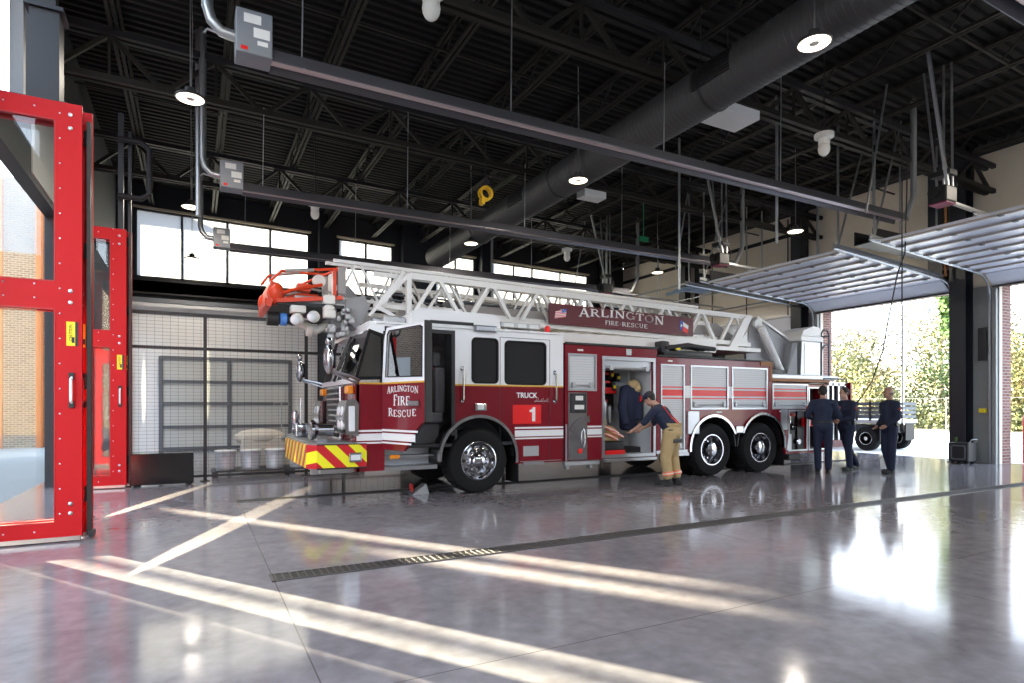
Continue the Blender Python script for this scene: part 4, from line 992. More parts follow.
P('cab_step', MB().box(2.52, 3.38, TY+.08, TY+.4, .45, .49).box(2.52, 3.38, TY+.2, TY+.42, .62, .65).box(2.52, 3.36, TY+.0, TY+.1, .44, .5).box(2.52, 3.36, TY+.4, TY+.43, .45, .8), 'alu')
P('cab_step_lamp', MB().cbox(2.6, 2.75, TY-.02, TY+.0, .62, .68, .005), 'amber')
# stripes helper
def stripe(x0, x1, y, par=None, full=True):
    return P('reflective_stripe', MB().box(x0, x1, y-.003, y, .905, 1.01).box(x0, x1, y-.003, y, 1.035, 1.065).box(x0, x1, y-.003, y, .86, .885), 'white', par)
stripe(4.74, 5.70, TY); stripe(2.1, 2.52, TY)
# fender trim
def fender(cx, r, a0, a1, w=.05):
    mb = MB(); A = arc(cx, .57, r, a0, a1, 20); B = arc(cx, .57, r+w, a0, a1, 20)
    mb.plate(A+B[::-1], [], 'y', TY-.04, TY+.03)
    return P('fender_trim', mb, 'chrome', smooth=True)
fender(4.08, .66, 182, -8)
fender(9.32, .63, 185, 25); fender(10.76, .66, 155, -5)
P('wheel_well', MB().plate(arc(4.08, .57, .68, 180, 0, 14)+arc(4.08, .57, .70, 0, 180, 14), [], 'y', TY+.05, TY+.6).plate(arc(9.32, .57, .68, 180, 0, 14)+arc(9.32, .57, .70, 0, 180, 14), [], 'y', TY+.05, TY+.8).plate(arc(10.76, .57, .68, 180, 0, 14)+arc(10.76, .57, .70, 0, 180, 14), [], 'y', TY+.05, TY+.8), 'black')
P('mud_flap', MB().box(4.82, 4.84, TY+.05, TY+.5, .12, .7).box(11.5, 11.52, TY+.05, TY+.6, .1, .7), 'rubber')
# grab handles, marker light, lettering on the cab
for x, z0, z1 in ((3.78, 1.5, 2.02), (5.52, 1.5, 2.0)):
    P('grab_handle', MB().tube([(x, TY, z0), (x, TY-.06, z0+.02), (x, TY-.06, z1-.02), (x, TY, z1)], .016, 8).ell((x, TY-.01, z0), (.03, .02, .04)).ell((x, TY-.01, z1), (.03, .02, .04)), 'chrome', smooth=True)
ml = P('marker_light', MB().cbox(4.0, 4.2, TY-.03, TY, 1.34, 1.46, .01), 'chrome'); P('marker_lens', MB().cbox(4.04, 4.16, TY-.037, TY-.028, 1.36, 1.44, .005), 'lens', ml)
P('rear_door_seam', MB().box(4.46, 4.468, TY-.002, TY, .48, 2.56).box(5.42, 5.428, TY-.002, TY, .48, 2.56).box(4.46, 5.428, TY-.002, TY, 2.555, 2.563), 'black')
pl = P('number_panel', MB().box(4.70, 5.25, TY-.006, TY, 1.12, 1.44), 'bright_red', label='bright red panel with a white 1')
P('number', MB().plate([(5.07, 1.16), (5.13, 1.16), (5.13, 1.40), (5.085, 1.40), (5.07, 1.37), (5.02, 1.35), (5.02, 1.315), (5.07, 1.32)], [], 'y', TY-.01, TY-.006), 'white', pl)
sans('TRUCK', (4.77, TY-.004, 1.56), (1, 0, 0), .085, 'lettering', 'white', T, (0, -1, 0), bold=.03)
for k in range(1):
    sc_ = MB(); x = 5.12
    for i in range(9):
        h_ = .03+.02*((i*7) % 3); sc_.bar((x, TY-.004, 1.49), (x+.014, TY-.004, 1.49+h_), .006, .003); sc_.bar((x+.014, TY-.004, 1.49), (x+.03, TY-.004, 1.505), .006, .003); x += .032
    P('script_lettering', sc_, 'reflect_w')
P('lower_step', MB().cbox(4.9, 5.3, TY-.02, TY+.02, .42, .47, .005).box(4.84, 5.66, TY-.005, TY, .475, .485), 'alu')
P('step_recess', MB().box(4.83, 5.22, TY-.004, TY, .55, .76), 'truck_red'); P('step_tread', MB().box(4.9, 5.2, TY-.008, TY-.004, .57, .74), 'alu_dull')
# open front door, swung out on its front hinges
door = bpy.data.objects.new('cab_door', None); C.objects.link(door); door.parent = T
door.location = Vector((2.52, TY-.01, 0))-wloc(T)
DA = R(-73)
def dpart(name, mb, m, par=None, smooth=False, label=None):
    """built flat along +x from the hinge, then turned with the door"""
    c, s = math.cos(DA), math.sin(DA)
    mb.v = [(2.52+x*c-y*s, TY-.01+x*s+y*c, z) for x, y, z in mb.v]
    o = mb.build(name, m, par or T, smooth=smooth)
    if label: o['label'] = label
    return o
bpy.data.objects.remove(door)
dlow = [(0.0, .77), (.55, .77), (.66, .86), (.8, 1.05), (.98, 1.18), (1.07, 1.2), (1.07, 1.75), (0, 1.75)]
D = dpart('cab_door', MB().plate(dlow, [], 'y', -.045, 0), 'truck_red', label='open front door of the cab, red below and white above')
dup_ = [(0, 1.77), (1.07, 1.77), (1.07, 2.58), (.12, 2.58), (.05, 2.4)]
dhole = [(.1, 1.86), (.99, 1.84), (1.0, 2.50), (.94, 2.53), (.2, 2.52), (.15, 2.46)]
dpart('door_upper', MB().plate(dup_, [dhole], 'y', -.045, 0), 'truck_white', D)
dpart('door_glass', MB().plate(dhole, [], 'y', -.028, -.02), 'windshield', D)
dpart('door_belt_line', MB().box(0, 1.07, -.049, -.045, 1.745, 1.77), 'gold', D)
dpart('window_seal', MB().plate([(p[0]+(-.015 if p[0] < .5 else .015), p[1]+(-.015 if p[1] < 2 else .015)) for p in dhole], [dhole], 'y', -.052, -.045), 'rubber', D)
dpart('door_edge', MB().box(1.055, 1.085, -.05, .06, 1.2, 2.6).box(-.01, .01, -.02, .03, .8, 2.55), 'black', D)
dpart('door_lining', MB().plate([(.02, .8), (.55, .8), (.98, 1.22), (1.05, 1.22), (1.05, 1.78), (.02, 1.78)], [], 'y', .001, .05), 'cab_in', D)
dpart('door_handle', MB().cbox(.72, .96, -.09, -.045, 1.42, 1.5, .012), 'chrome', D, label='chrome door handle')
dpart('vent_mirror', MB().cbox(.82, .97, .0, .04, 1.88, 2.3, .015), 'black', D)
dpart('reflective_stripe', MB().box(.0, .84, -.048, -.045, .915, 1.02).box(0, .9, -.048, -.045, 1.045, 1.075).box(0, .74, -.048, -.045, .865, .89), 'white', D)
c_, s_ = math.cos(DA), math.sin(DA)
ddir = Vector((c_, s_, 0)); dn = Vector((s_, -c_, 0))
def dorg(x, z): return Vector((2.52, TY-.01, 0))+ddir*x+dn*.046+Vector((0, 0, z))
for txt, h, z, x0, wid, ar in (('ARLINGTON', .085, 1.6, .14, .78, .35), ('FIRE', .13, 1.43, .3, .42, 0), ('RESCUE', .1, 1.28, .17, .7, -.2)):
    letters(txt, dorg(x0, z), ddir, h, 'lettering', 'white', D, dn, arch=ar, sx=wid/(letters_w(txt)*h))
# body
def hole_b(x0, x1, z0, z1): return rect(x0, x1, z0, z1)
front_body = [(5.74, .45), (7.83, .45), (7.83, 2.53), (5.74, 2.53)]
P('body_side', yplate(front_body, [hole_b(6.58, 7.73, .52, 2.28), hole_b(5.83, 6.38, 1.72, 2.32)], TY, TY+.05), 'truck_red')
rb = [(7.83, .45), (8.66, .45)]+arc(9.32, .57, .66, 180, 22, 12)+arc(10.76, .57, .68, 152, -6, 14)+[(11.5, .45), (11.5, .36), (12.95, .36), (12.95, 1.92), (11.06, 1.92), (11.06, 2.39), (7.83, 2.39)]
P('body_side', yplate(rb, [hole_b(12.3, 12.85, .45, 1.82), hole_b(11.62, 12.2, .45, 1.3), hole_b(7.95, 8.5, .55, 2.2), hole_b(8.72, 9.7, 1.38, 2.2), hole_b(9.87, 10.88, 1.38, 2.2), hole_b(11.1, 12.22, 1.38, 1.88)], TY, TY+.05), 'truck_red')
P('body_side', yplate([(5.74, .45), (8.6, .45)]+arc(9.32, .57, .66, 180, 22, 12)+arc(10.76, .57, .68, 152, -6, 14)+[(11.5, .45), (12.95, .45), (12.95, 1.92), (11.06, 1.92), (11.06, 2.39), (5.74, 2.5)], [], TF-.05, TF), 'truck_red')
P('body_core', MB().box(5.74, 7.83, TY+.75, TF-.05, .9, 2.5).box(7.83, 11.06, TY+.8, TF-.05, 1.25, 2.36).box(11.06, 12.9, TY+.6, TF-.05, .9, 1.9), 'truck_red')
P('body_top', MB().box(5.74, 7.83, TY, TF, 2.5, 2.53).box(7.83, 11.06, TY, TF, 2.36, 2.39).box(11.06, 12.95, TY, TF, 1.9, 1.93).box(5.74, 5.78, TY+.05, TF, .45, 2.5).box(11.03, 11.06, TY+.05, TF, 1.9, 2.38).box(12.9, 12.95, TY+.05, TF, .45, 1.92), 'truck_red')
P('torque_box', MB().box(5.75, 9.6, TY+.2, TY+.24, 2.53, 2.74).box(5.75, 11, TY+.24, TF-.3, 2.6, 2.68), 'ladder')
P('cornice_trim', MB().box(5.74, 7.83, TY-.03, TY, 2.51, 2.545).box(7.83, 11.06, TY-.03, TY, 2.375, 2.4), 'black')
P('cab_gap', MB().box(5.70, 5.74, TY+.04, TY+.06, .45, 2.5), 'black')
stripe(5.9, 6.54, TY); P('pillar_trim', MB().box(5.745, 5.78, TY-.006, TY, .45, 1.1), 'alu')
# big open compartment
cp = P('compartment_lining', MB().box(6.58, 7.73, TY+.7, TY+.74, .5, 2.3).box(6.56, 6.6, TY+.05, TY+.72, .5, 2.3).box(7.71, 7.75, TY+.05, TY+.72, .5, 2.3).box(6.58, 7.73, TY+.05, TY+.72, .48, .52).box(6.58, 7.73, TY+.05, TY+.72, 2.28, 2.31), 'comp_in')
P('compartment_frame', yplate(rect(6.53, 7.78, .47, 2.33), [rect(6.585, 7.725, .53, 2.26)], TY-.02, TY+.001), 'alu')
rr_ = P('rolled_shutter', MB().tube([(6.6, TY+.12, 2.17), (7.71, TY+.12, 2.17)], .09, 16).box(6.6, 7.71, TY+.03, TY+.05, 2.1, 2.26), 'alu', smooth=True)
P('shutter_bar', MB().tube([(6.66, TY-.01, 2.12), (7.66, TY-.01, 2.12)], .014, 8).box(6.7, 6.78, TY-.02, TY+.03, 2.08, 2.16).box(7.54, 7.62, TY-.02, TY+.03, 2.08, 2.16), 'alu_dull', rr_)
P('compartment_sill', MB().cbox(6.56, 7.75, TY-.1, TY+.02, .40, .46, .01), 'alu')
P('tool_board', MB().box(6.62, 7.3, TY+.66, TY+.69, 1.35, 2.1), 'black')
# shutters
def shutter(x0, x1, z0, z1, red=True, bar=True, label=None):
    p = P('roller_shutter', MB().box(x0, x1, TY+.012, TY+.03, z0, z1), 'shutter', label=label)
    P('shutter_frame', yplate(rect(x0-.03, x1+.03, z0-.03, z1+.03), [rect(x0, x1, z0, z1)], TY-.012, TY+.012), 'alu', p)
    if red: P('red_stripe', MB().box(x0, x1, TY+.009, TY+.012, 1.62, 1.74).box(x0, x1, TY+.009, TY+.012, 1.775, 1.8).box(x0, x1, TY+.009, TY+.012, 1.56, 1.585), 'bright_red', p)
    if bar: P('shutter_bar', MB().tube([(x0+.03, TY-.02, z0+.07), (x1-.03, TY-.02, z0+.07)], .013, 8).cbox(x0+.05, x0+.12, TY-.03, TY+.012, z0+.03, z0+.12, .005).cbox(x1-.12, x1-.05, TY-.03, TY+.012, z0+.03, z0+.12, .005), 'alu_dull', p)
def red_hole_fill(): pass
shutter(5.83, 6.38, 1.72, 2.32, False, label='small shutter behind the cab')
shutter(7.95, 8.5, .55, 2.2, True)
shutter(8.72, 9.7, 1.38, 2.2); shutter(9.87, 10.88, 1.38, 2.2); shutter(11.1, 12.22, 1.38, 1.88)
P('red_stripe', MB().box(8.53, 8.69, TY-.004, TY, 1.58, 1.82).box(9.73, 9.84, TY-.004, TY, 1.58, 1.82), 'white', label='white stripe ends between shutters')
# tall polished panel with gauges
tp = P('tall_panel', MB().box(5.80, 6.20, TY-.012, TY, .46, 1.66), 'polished')
M_ = MB().box(5.86, 6.16, TY-.02, TY-.012, 1.5, 1.62).box(5.86, 6.16, TY-.02, TY-.012, 1.33, 1.45)
P('gauge_block', MB().cbox(5.84, 6.18, TY-.03, TY-.012, 1.3, 1.64, .01), 'black', tp)
P('gauge_face', MB().box(5.92, 6.12, TY-.034, TY-.03, 1.36, 1.44).box(5.94, 6.1, TY-.034, TY-.03, 1.52, 1.6), 'reflect_w', tp)
P('fender_guard', MB().plate(arc(6.25, .75, .5, 150, 90, 8)+arc(6.25, .75, .38, 90, 150, 8), [], 'y', TY-.02, TY-.012).ell((6.12, TY-.02, .85), (.05, .012, .18)), 'chrome', tp, smooth=True)
P('fuel_door', MB().ell((6.05, TY-.02, .62), (.05, .01, .05)), 'bright_red', tp)
P('body_step', MB().cbox(5.75, 6.5, TY+.02, TY+.12, .36, .44, .01).box(5.8, 5.86, TY+.05, TY+.15, .3, .45).box(6.3, 6.36, TY+.05, TY+.15, .3, .45), 'alu_dull')
# small details on the body
P('access_door', MB().cbox(8.6, 8.92, TY-.02, TY, .86, 1.32, .015), 'alu', label='round-cornered metal hatch before the rear wheels')
P('body_badge', MB().box(6.0, 6.12, TY-.004, TY, 2.4, 2.43).box(8.1, 8.22, TY-.004, TY, 2.28, 2.31).box(9.4, 9.55, TY-.004, TY, 1.28, 1.31).box(11.3, 11.5, TY-.004, TY, 1.29, 1.32), 'reflect_w')
P('side_warning_light', MB().cbox(7.08, 7.2, TY-.02, TY, 2.36, 2.48, .01), 'alu_dull')
P('fender_light', MB().cbox(9.93, 10.15, TY-.04, TY, .86, 1.0, .01), 'chrome')
P('rub_rail', MB().cbox(7.83, 8.62, TY-.04, TY+.02, .44, .5, .01).box(7.8, 8.6, TY-.02, TY, .5, .56), 'alu')
P('amber_trim', MB().box(10.7, 11.06, TY-.014, TY, 2.28, 2.39).box(11.0, 11.06, TY-.014, TY, 1.95, 2.28), 'wood')
P('turntable_edge', MB().box(11.06, 13.0, TY-.02, TY+.3, 1.96, 2.02), 'wood')
P('pump_pillar', MB().box(11.35, 11.55, TY-.014, TY, .9, 1.34).plate([(11.52, .45), (11.68, .45), (11.68, .8), (11.60, .8)], [], 'y', TY-.014, TY), 'alu')
rc = P('rear_compartment', MB().box(12.3, 12.85, TY+.3, TY+.34, .4, 1.85).box(11.62, 12.2, TY+.3, TY+.34, .4, 1.3), 'black')
P('hose_connection', MB().lathe([(.06, -.04), (.08, -.02), (.08, .06), (.05, .1)], (11.9, TY+.1, .95), 'y', 16).lathe([(.06, -.04), (.08, -.02), (.08, .06), (.05, .1)], (12.05, TY+.1, .62), 'y', 16).cbox(11.7, 11.82, TY+.1, TY+.16, 1.0, 1.2, .01), 'chrome', rc, True)
P('compartment_trim', yplate(rect(12.27, 12.88, .42, 1.85), [rect(12.3, 12.85, .45, 1.82)], TY-.012, TY).plate(rect(11.59, 12.23, .42, 1.33), [rect(11.62, 12.2, .45, 1.3)], 'y', TY-.012, TY), 'alu', rc)
P('red_equipment', MB().cbox(12.4, 12.75, TY+.08, TY+.28, .95, 1.15, .02).cbox(11.7, 12.1, TY+.2, TY+.29, 1.18, 1.27, .01), 'bright_red', rc)
P('outrigger_foot', MB().cbox(11.55, 11.95, TY-.05, TY+.5, .22, .36, .02), 'black')
# tail: two figures stand beside it; rear ladder rack and turret deck
P('turret_deck', MB().cbox(11.06, 13.5, TY+.1, TF-.1, 2.02, 2.13, .02).box(12.6, 13.5, TY+.2, TF-.2, 1.9, 2.02), 'alu_dull')
P('turntable', MB().lathe([(.95, 0), (.95, .12), (.8, .16), (0, .16)], (11.6, TC, 2.12), 'z', 32), 'black', smooth=True)
arm = MB()
for y in (9.47, 10.72):
    arm.plate([(10.95, 2.62), (11.15, 3.42), (11.35, 3.46), (12.38, 2.98), (12.4, 2.4), (12.0, 2.26), (11.0, 2.26)], [], 'y', y, y+.06)
P('turret_arm', arm, 'greyplate', label='grey triangular side plate of the turret')
P('arm_edge', MB().bar((11.3, 9.46, 3.44), (12.38, 9.46, 2.98), .06, .05).lathe([(.12, -.06), (.12, .14)], (11.28, 9.46, 3.28), 'y', 18), 'ladder')
P('lift_cylinder', MB().tube([(11.28, 9.34, 3.2), (11.95, 9.34, 2.2)], .09, 14).tube([(11.95, 9.34, 2.2), (12.0, 9.34, 2.1)], .05, 10), 'white', smooth=True)
P('lift_cylinder', MB().tube([(11.28, 10.88, 3.2), (11.95, 10.88, 2.2)], .09, 14), 'white', smooth=True)
P('ladder_heel', MB().plate([(10.35, 2.68), (10.62, 2.68), (11.12, 3.45), (10.95, 3.45), (10.85, 3.38)], [], 'y', 9.42, 9.48).plate([(10.62, 2.75), (10.95, 2.75), (10.95, 3.1)], [], 'y', 9.425, 9.475).plate([(10.35, 2.68), (10.62, 2.68), (11.12, 3.45), (10.95, 3.45)], [], 'y', 10.7, 10.76), 'ladder')
P('turret_motor', MB().cbox(11.5, 12.3, 9.6, 10.6, 2.3, 3.0, .05).lathe([(.2, 0), (.2, .4)], (12.1, 10.3, 3.0), 'z', 18).cbox(11.75, 12.2, 10.75, 11.0, 2.6, 3.4, .04), 'ladder')
P('cable_loop', MB().tube([(12.1, 10.4, 3.2), (12.15, 10.3, 3.55), (12.3, 10.2, 3.5), (12.45, 10.1, 3.0)], .04, 8), 'black', smooth=True)
co = P('operator_console', MB().plate([(12.45, 2.13), (13.15, 2.13), (13.15, 2.95), (12.5, 2.95)], [], 'y', 9.2, 9.85), 'alu_dull')
P('console_side', MB().box(12.58, 13.1, 9.19, 9.2, 2.18, 2.88), 'litplate', co)
P('console_lid', MB().cbox(12.4, 13.2, 9.15, 9.9, 2.93, 3.06, .015).plate([(12.5, 3.06), (13.2, 3.06), (13.15, 3.28), (12.9, 3.3), (12.55, 3.18)], [], 'y', 9.2, 9.85), 'ladder', co)
P('console_front', MB().add([(12.40, 9.25, 2.13), (12.40, 9.9, 2.13), (12.05, 9.9, 2.13), (12.1, 9.3, 2.13), (12.40, 9.25, 2.9), (12.40, 9.9, 2.9), (12.3, 9.9, 2.9), (12.3, 9.3, 2.9)], [(0,1,2,3),(4,5,6,7),(0,1,5,4),(1,2,6,5),(2,3,7,6),(3,0,4,7)]), 'greyplate', co)  # shade on this face is put in by the grey colour
P('handrail', MB().tube([(13.2, 9.2, 2.1), (13.2, 9.2, 3.15), (13.28, 9.2, 3.24), (13.4, 9.2, 3.24), (13.48, 9.2, 3.15), (13.48, 9.2, 2.1)], .022, 8).tube([(13.2, 9.2, 2.75), (13.3, 9.2, 2.86), (13.48, 9.2, 2.9)], .02, 8).tube([(13.48, 9.2, 3.1), (13.48, 10.2, 3.1), (13.48, 10.2, 2.1)], .022, 8), 'frame_grey', smooth=True)
# black hose bundle on the body
hb = MB().cbox(8.0, 9.3, TY+.0, TY+.3, 2.40, 2.5, .02)
for k in range(5): hb.tube([(8.05+.1*k, TY+.02+.05*k, 2.55), (8.7, TY+.03+.05*k, 2.62+.02*(k % 2)), (9.4-.1*k, TY+.05+.05*k, 2.58)], .045, 8)
hb.cbox(7.95, 8.15, TY, TY+.3, 2.45, 2.68, .03)
P('hose_bed', hb, 'black', smooth=True, label='black hose bundle lying on top of the body')
P('yellow_tag', MB().box(8.3, 8.42, TY-.01, TY+.0, 2.52, 2.58), 'sign_yellow')
# the ladder
def zl(x, z0): return z0-.018*(x-3.)
L_ = None
def truss(x0, x1, y, zb, zt, n, r, part=None):
    mb = MB(); mb.bar((x0, y, zl(x0, zb)), (x1, y, zl(x1, zb)), r*1.3, r*1.5); mb.bar((x0, y, zl(x0, zt)), (x1, y, zl(x1, zt)), r*1.2, r*1.7)
    d = (x1-x0)/n
    for k in range(n):
        a = x0+k*d
        mb.bar((a+d*.08, y, zl(a, zb)), (a+d*.46, y, zl(a+d/2, zt)), r, r); mb.bar((a+d*.54, y, zl(a+d/2, zt)), (a+d*.92, y, zl(a+d, zb)), r, r)
    return mb
base = P('ladder_section', truss(3.1, 11.1, 9.5, 2.95, 3.56, 8, .06), 'ladder', label='outermost ladder section')
P('ladder_section_far_side', truss(3.1, 11.1, 10.72, 2.95, 3.56, 8, .06), 'ladder', base)
q = MB().bar((3.1, 9.5, 3.58), (2.55, 9.5, 2.98), .07).bar((3.1, 9.5, 2.86), (3.1, 9.5, 3.58), .08).bar((3.1, 10.72, 2.86), (3.1, 10.72, 3.58), .08).bar((3.0, 9.5, 3.58), (2.45, 9.5, 2.85), .05)
P('end_frame', q, 'ladder', base)
ru = MB(); x = 3.2
while x < 11: ru.tube([(x, 9.5, zl(x, 3.0)), (x, 10.72, zl(x, 3.0))], .02, 6); x += .35
P('rung', ru, 'ladder', base)
mid = P('ladder_section', truss(2.55, 10.2, 9.62, 3.04, 3.55, 9, .042), 'ladder', label='middle ladder section')
P('ladder_section_far_side', truss(2.55, 10.2, 10.6, 3.04, 3.55, 9, .042), 'ladder', mid)
P('side_channel', MB().box(4.2, 10.4, 9.72, 9.75, 3.0, 3.2).box(4.2, 10.4, 10.45, 10.48, 3.0, 3.2).box(3.0, 4.2, 9.72, 9.74, 2.92, 3.06), 'taupe', mid)
fly = P('ladder_section', truss(1.95, 9.8, 9.78, 3.12, 3.72, 10, .032), 'ladder', label='innermost ladder section')
P('ladder_section_far_side', truss(1.95, 9.8, 10.44, 3.12, 3.82, 10, .032), 'ladder', fly)
ru = MB(); x = 2.1
while x < 9.7: ru.tube([(x, 9.78, zl(x, 3.14)), (x, 10.44, zl(x, 3.14))], .018, 6); x += .35
P('rung', ru, 'ladder', fly)
P('ladder_cable', MB().tube([(2.6, 9.85, 3.3), (10.5, 9.85, 3.15)], .018, 6).tube([(2.6, 10.35, 3.3), (10.5, 10.35, 3.15)], .018, 6).cbox(4.0, 6.8, 9.95, 10.3, 3.15, 3.32, .02), 'frame_grey')
P('ladder_cradle', MB().box(2.75, 2.95, 9.4, 10.8, 2.68, 2.86).bar((2.85, 9.45, 2.86), (2.6, 9.5, 3.0), .06).cbox(3.2, 3.6, 9.35, 9.6, 2.7, 2.82, .02), 'ladder')
# sign on the ladder
sg = P('sign_board', MB().cbox(5.73, 9.27, 9.38, 9.42, 2.93, 3.31, .004), 'sign_maroon', label='maroon sign board with white lettering')
for v in sg.data.vertices:   # follows the slope of the ladder
    v.co.z += -.012*((v.co.x+6)-5.73)
letters('ARLINGTON', (6.38, 9.378, 3.10), (1, 0, -.012), .145, 'lettering', 'white', sg, (0, -1, 0), arch=.3, sx=2.1/(letters_w('ARLINGTON')*.145))
letters('FIRE', (6.98, 9.378, 2.985), (1, 0, -.012), .085, 'lettering', 'white', sg, (0, -1, 0), big_first=False, sx=.33/(letters_w('FIRE')*.085)*1.0)
letters('-RESCUE', (7.32, 9.378, 2.98), (1, 0, -.012), .085, 'lettering', 'white', sg, (0, -1, 0), big_first=False, sx=.72/(letters_w('-RESCUE')*.085))
def flag(x, z, kind):
    if kind == 'us':
        f = P('flag_emblem', MB().plate([(x, z), (x+.24, z+.04), (x+.26, z+.15), (x+.2, z+.19), (x+.02, z+.13)], [], 'y', 9.374, 9.378), 'flag_stripes', sg)
        P('flag_canton', MB().plate([(x+.15, z+.11), (x+.25, z+.13), (x+.26, z+.19), (x+.16, z+.18)], [], 'y', 9.371, 9.374), 'flag_blue', f)
        # little white stars
        s_ = MB()
        for i in range(3):
            for j in range(2): s_.box(x+.17+.028*i, x+.178+.028*i, 9.369, 9.371, z+.135+.022*j, z+.143+.022*j)
        P('flag_stars', s_, 'white', f)
    else:
        f = P('flag_emblem', MB().plate([(x, z+.03), (x+.08, z-.02), (x+.1, z+.17), (x+.03, z+.2)], [], 'y', 9.374, 9.378), 'flag_blue', sg)
        P('flag_white', MB().plate([(x+.1, z+.08), (x+.24, z+.02), (x+.25, z+.1), (x+.1, z+.17)], [], 'y', 9.374, 9.378), 'white', f)
        P('flag_red', MB().plate([(x+.08, z-.02), (x+.22, z-.07), (x+.24, z+.02), (x+.1, z+.08)], [], 'y', 9.374, 9.378), 'bright_red', f)
        P('flag_star', MB().plate([(x+.05+(.035 if k % 2 == 0 else .015)*math.sin(k*PI/5), z+.09+(.035 if k % 2 == 0 else .015)*math.cos(k*PI/5)) for k in range(10)], [], 'y', 9.371, 9.374), 'white', f)

flag(5.84, 3.03, 'us'); flag(8.88, 3.0, 'tx')
# tail beyond the turret: ladder chute with silver frames
tl = P('tail_frame', MB().box(13.84, 13.9, TY+.02, TF-.02, .45, 1.98).box(12.95, 13.9, TY+.04, TY+.08, .45, .62).box(12.95, 13.9, TY+.3, TF-.05, .62, .7).box(12.95, 13.0, TY+.04, TF-.05, .45, 1.93), 'truck_red', label='red rear end frame of the truck')
P('stored_ladder', MB().box(13.06, 13.12, TY+.08, TY+.14, .62, 1.96).box(13.24, 13.3, TY+.08, TY+.14, .62, 1.96).box(13.46, 13.52, TY+.08, TY+.14, .62, 1.96).box(13.7, 13.76, TY+.08, TY+.14, .62, 1.96).box(13.06, 13.76, TY+.08, TY+.14, 1.9, 1.98).box(13.06, 13.76, TY+.08, TY+.14, 1.2, 1.25), 'alu', tl)
P('chute_wall', MB().box(13.0, 13.84, TY+.2, TY+.24, .62, 1.95).box(13.55, 13.68, TY+.1, TY+.2, .7, 1.9), 'frame_dark', tl)
P('tail_rail', MB().tube([(12.95, TY+.1, 1.95), (12.95, TY+.1, 2.06), (13.8, TY+.1, 2.06), (13.8, TY+.1, 1.95)], .018, 8), 'frame_grey', tl)
# ------------------------------------------------------------------ basket at the ladder tip
B = P('basket', MB().plate([(.98, 9.75), (1.1, 9.6), (2.08, 9.6), (2.08, 10.9), (1.1, 10.9), (.98, 10.75)], [], 'z', 2.95, 3.0), 'black', label='orange railed rescue basket at the ladder tip')
P('basket_edge', MB().bar((1.08, 9.58, 3.0), (2.05, 9.58, 3.12), .05, .06).bar((1.08, 10.92, 3.0), (2.05, 10.92, 3.12), .05, .06).bar((.96, 9.72, 3.0), (.96, 10.78, 3.0), .05, .1), 'orange', B)
cone = MB().lathe([(.02, .12), (.1, .1), (.17, .0), (.2, -.05), (.17, -.1)], (1.1, 9.75, 3.13), 'x', 18)
P('basket_bumper', MB().ell((1.08, 9.72, 3.12), (.13, .18, .18), 16).ell((1.05, 10.75, 3.12), (.13, .18, .18), 16).plate([(.94, 2.93), (1.0, 2.9), (1.12, 3.26), (1.0, 3.3)], [], 'y', 9.6, 10.9), 'orange', B, True)
P('top_rail', MB().tube([(2.06, 9.6, 3.58), (1.5, 9.6, 3.5), (1.15, 9.6, 3.45), (1.0, 9.66, 3.3)], .022, 8).tube([(2.06, 10.9, 3.74), (1.5, 10.9, 3.72), (1.1, 10.9, 3.62), (.98, 10.85, 3.45)], .022, 8).tube([(2.06, 9.6, 3.6), (1.45, 9.9, 3.32)], .02, 8).tube([(1.75, 9.6, 3.3), (1.3, 9.6, 3.18), (1.1, 9.6, 3.1)], .025, 8), 'orange', B, True)
P('rail_sleeve', MB().tube([(1.62, 9.598, 3.515), (1.2, 9.598, 3.46)], .026, 8).tube([(1.6, 10.9, 3.725), (1.15, 10.9, 3.64)], .026, 8), 'alu_dull', B, True)
P('basket_gate', MB().box(1.9, 1.95, 9.6, 9.95, 3.16, 3.52), 'paper', B)
P('gate_frame', MB().bar((1.93, 9.59, 3.15), (1.93, 9.59, 3.55), .05).bar((1.93, 9.96, 3.15), (1.93, 9.96, 3.55), .04).bar((1.93, 9.59, 3.54), (1.93, 9.96, 3.54), .04).bar((2.06, 9.6, 3.56), (1.96, 9.6, 3.56), .06), 'orange', B)
P('end_panel', MB().cbox(1.98, 2.1, 9.56, 9.64, 3.18, 3.6, .01).cbox(1.98, 2.1, 10.86, 10.94, 3.18, 3.7, .01), 'taupe', B)
P('hose_reel', MB().lathe([(.05, -.05), (.095, -.05), (.095, .05), (.05, .05)], (1.72, 9.75, 3.38), 'y', 18).lathe([(.1, -.03), (.1, .03)], (1.72, 9.75, 3.38), 'y', 18), 'detector', B, True)
P('tool_box', MB().cbox(1.38, 1.58, 9.62, 9.85, 3.18, 3.3, .01).cbox(1.3, 1.8, 10.2, 10.7, 3.0, 3.25, .02), 'orange', B)
P('floor_gear', MB().cbox(1.35, 1.9, 9.65, 10.8, 3.0, 3.12, .02).tube([(1.2, 9.7, 3.1), (1.6, 9.75, 3.25), (1.95, 9.7, 3.2)], .02, 6), 'alu_dull', B)
P('basket_spotlight', MB().ell((1.38, 9.62, 2.74), (.1, .09, .1), 14).ell((1.62, 9.62, 2.80), (.095, .09, .095), 14).ell((1.85, 9.62, 2.93), (.1, .09, .08), 14).cbox(1.28, 1.5, 9.55, 9.75, 2.84, 2.95, .02).cbox(1.75, 1.93, 9.52, 9.66, 3.0, 3.14, .02).cbox(1.75, 1.93, 9.48, 9.62, 2.78, 2.9, .02), 'detector', B, True)
P('lamp_glass', MB().ell((1.58, 9.54, 2.78), (.075, .03, .075), 12).ell((1.34, 9.54, 2.72), (.075, .03, .075), 12), 'lens', B, True)
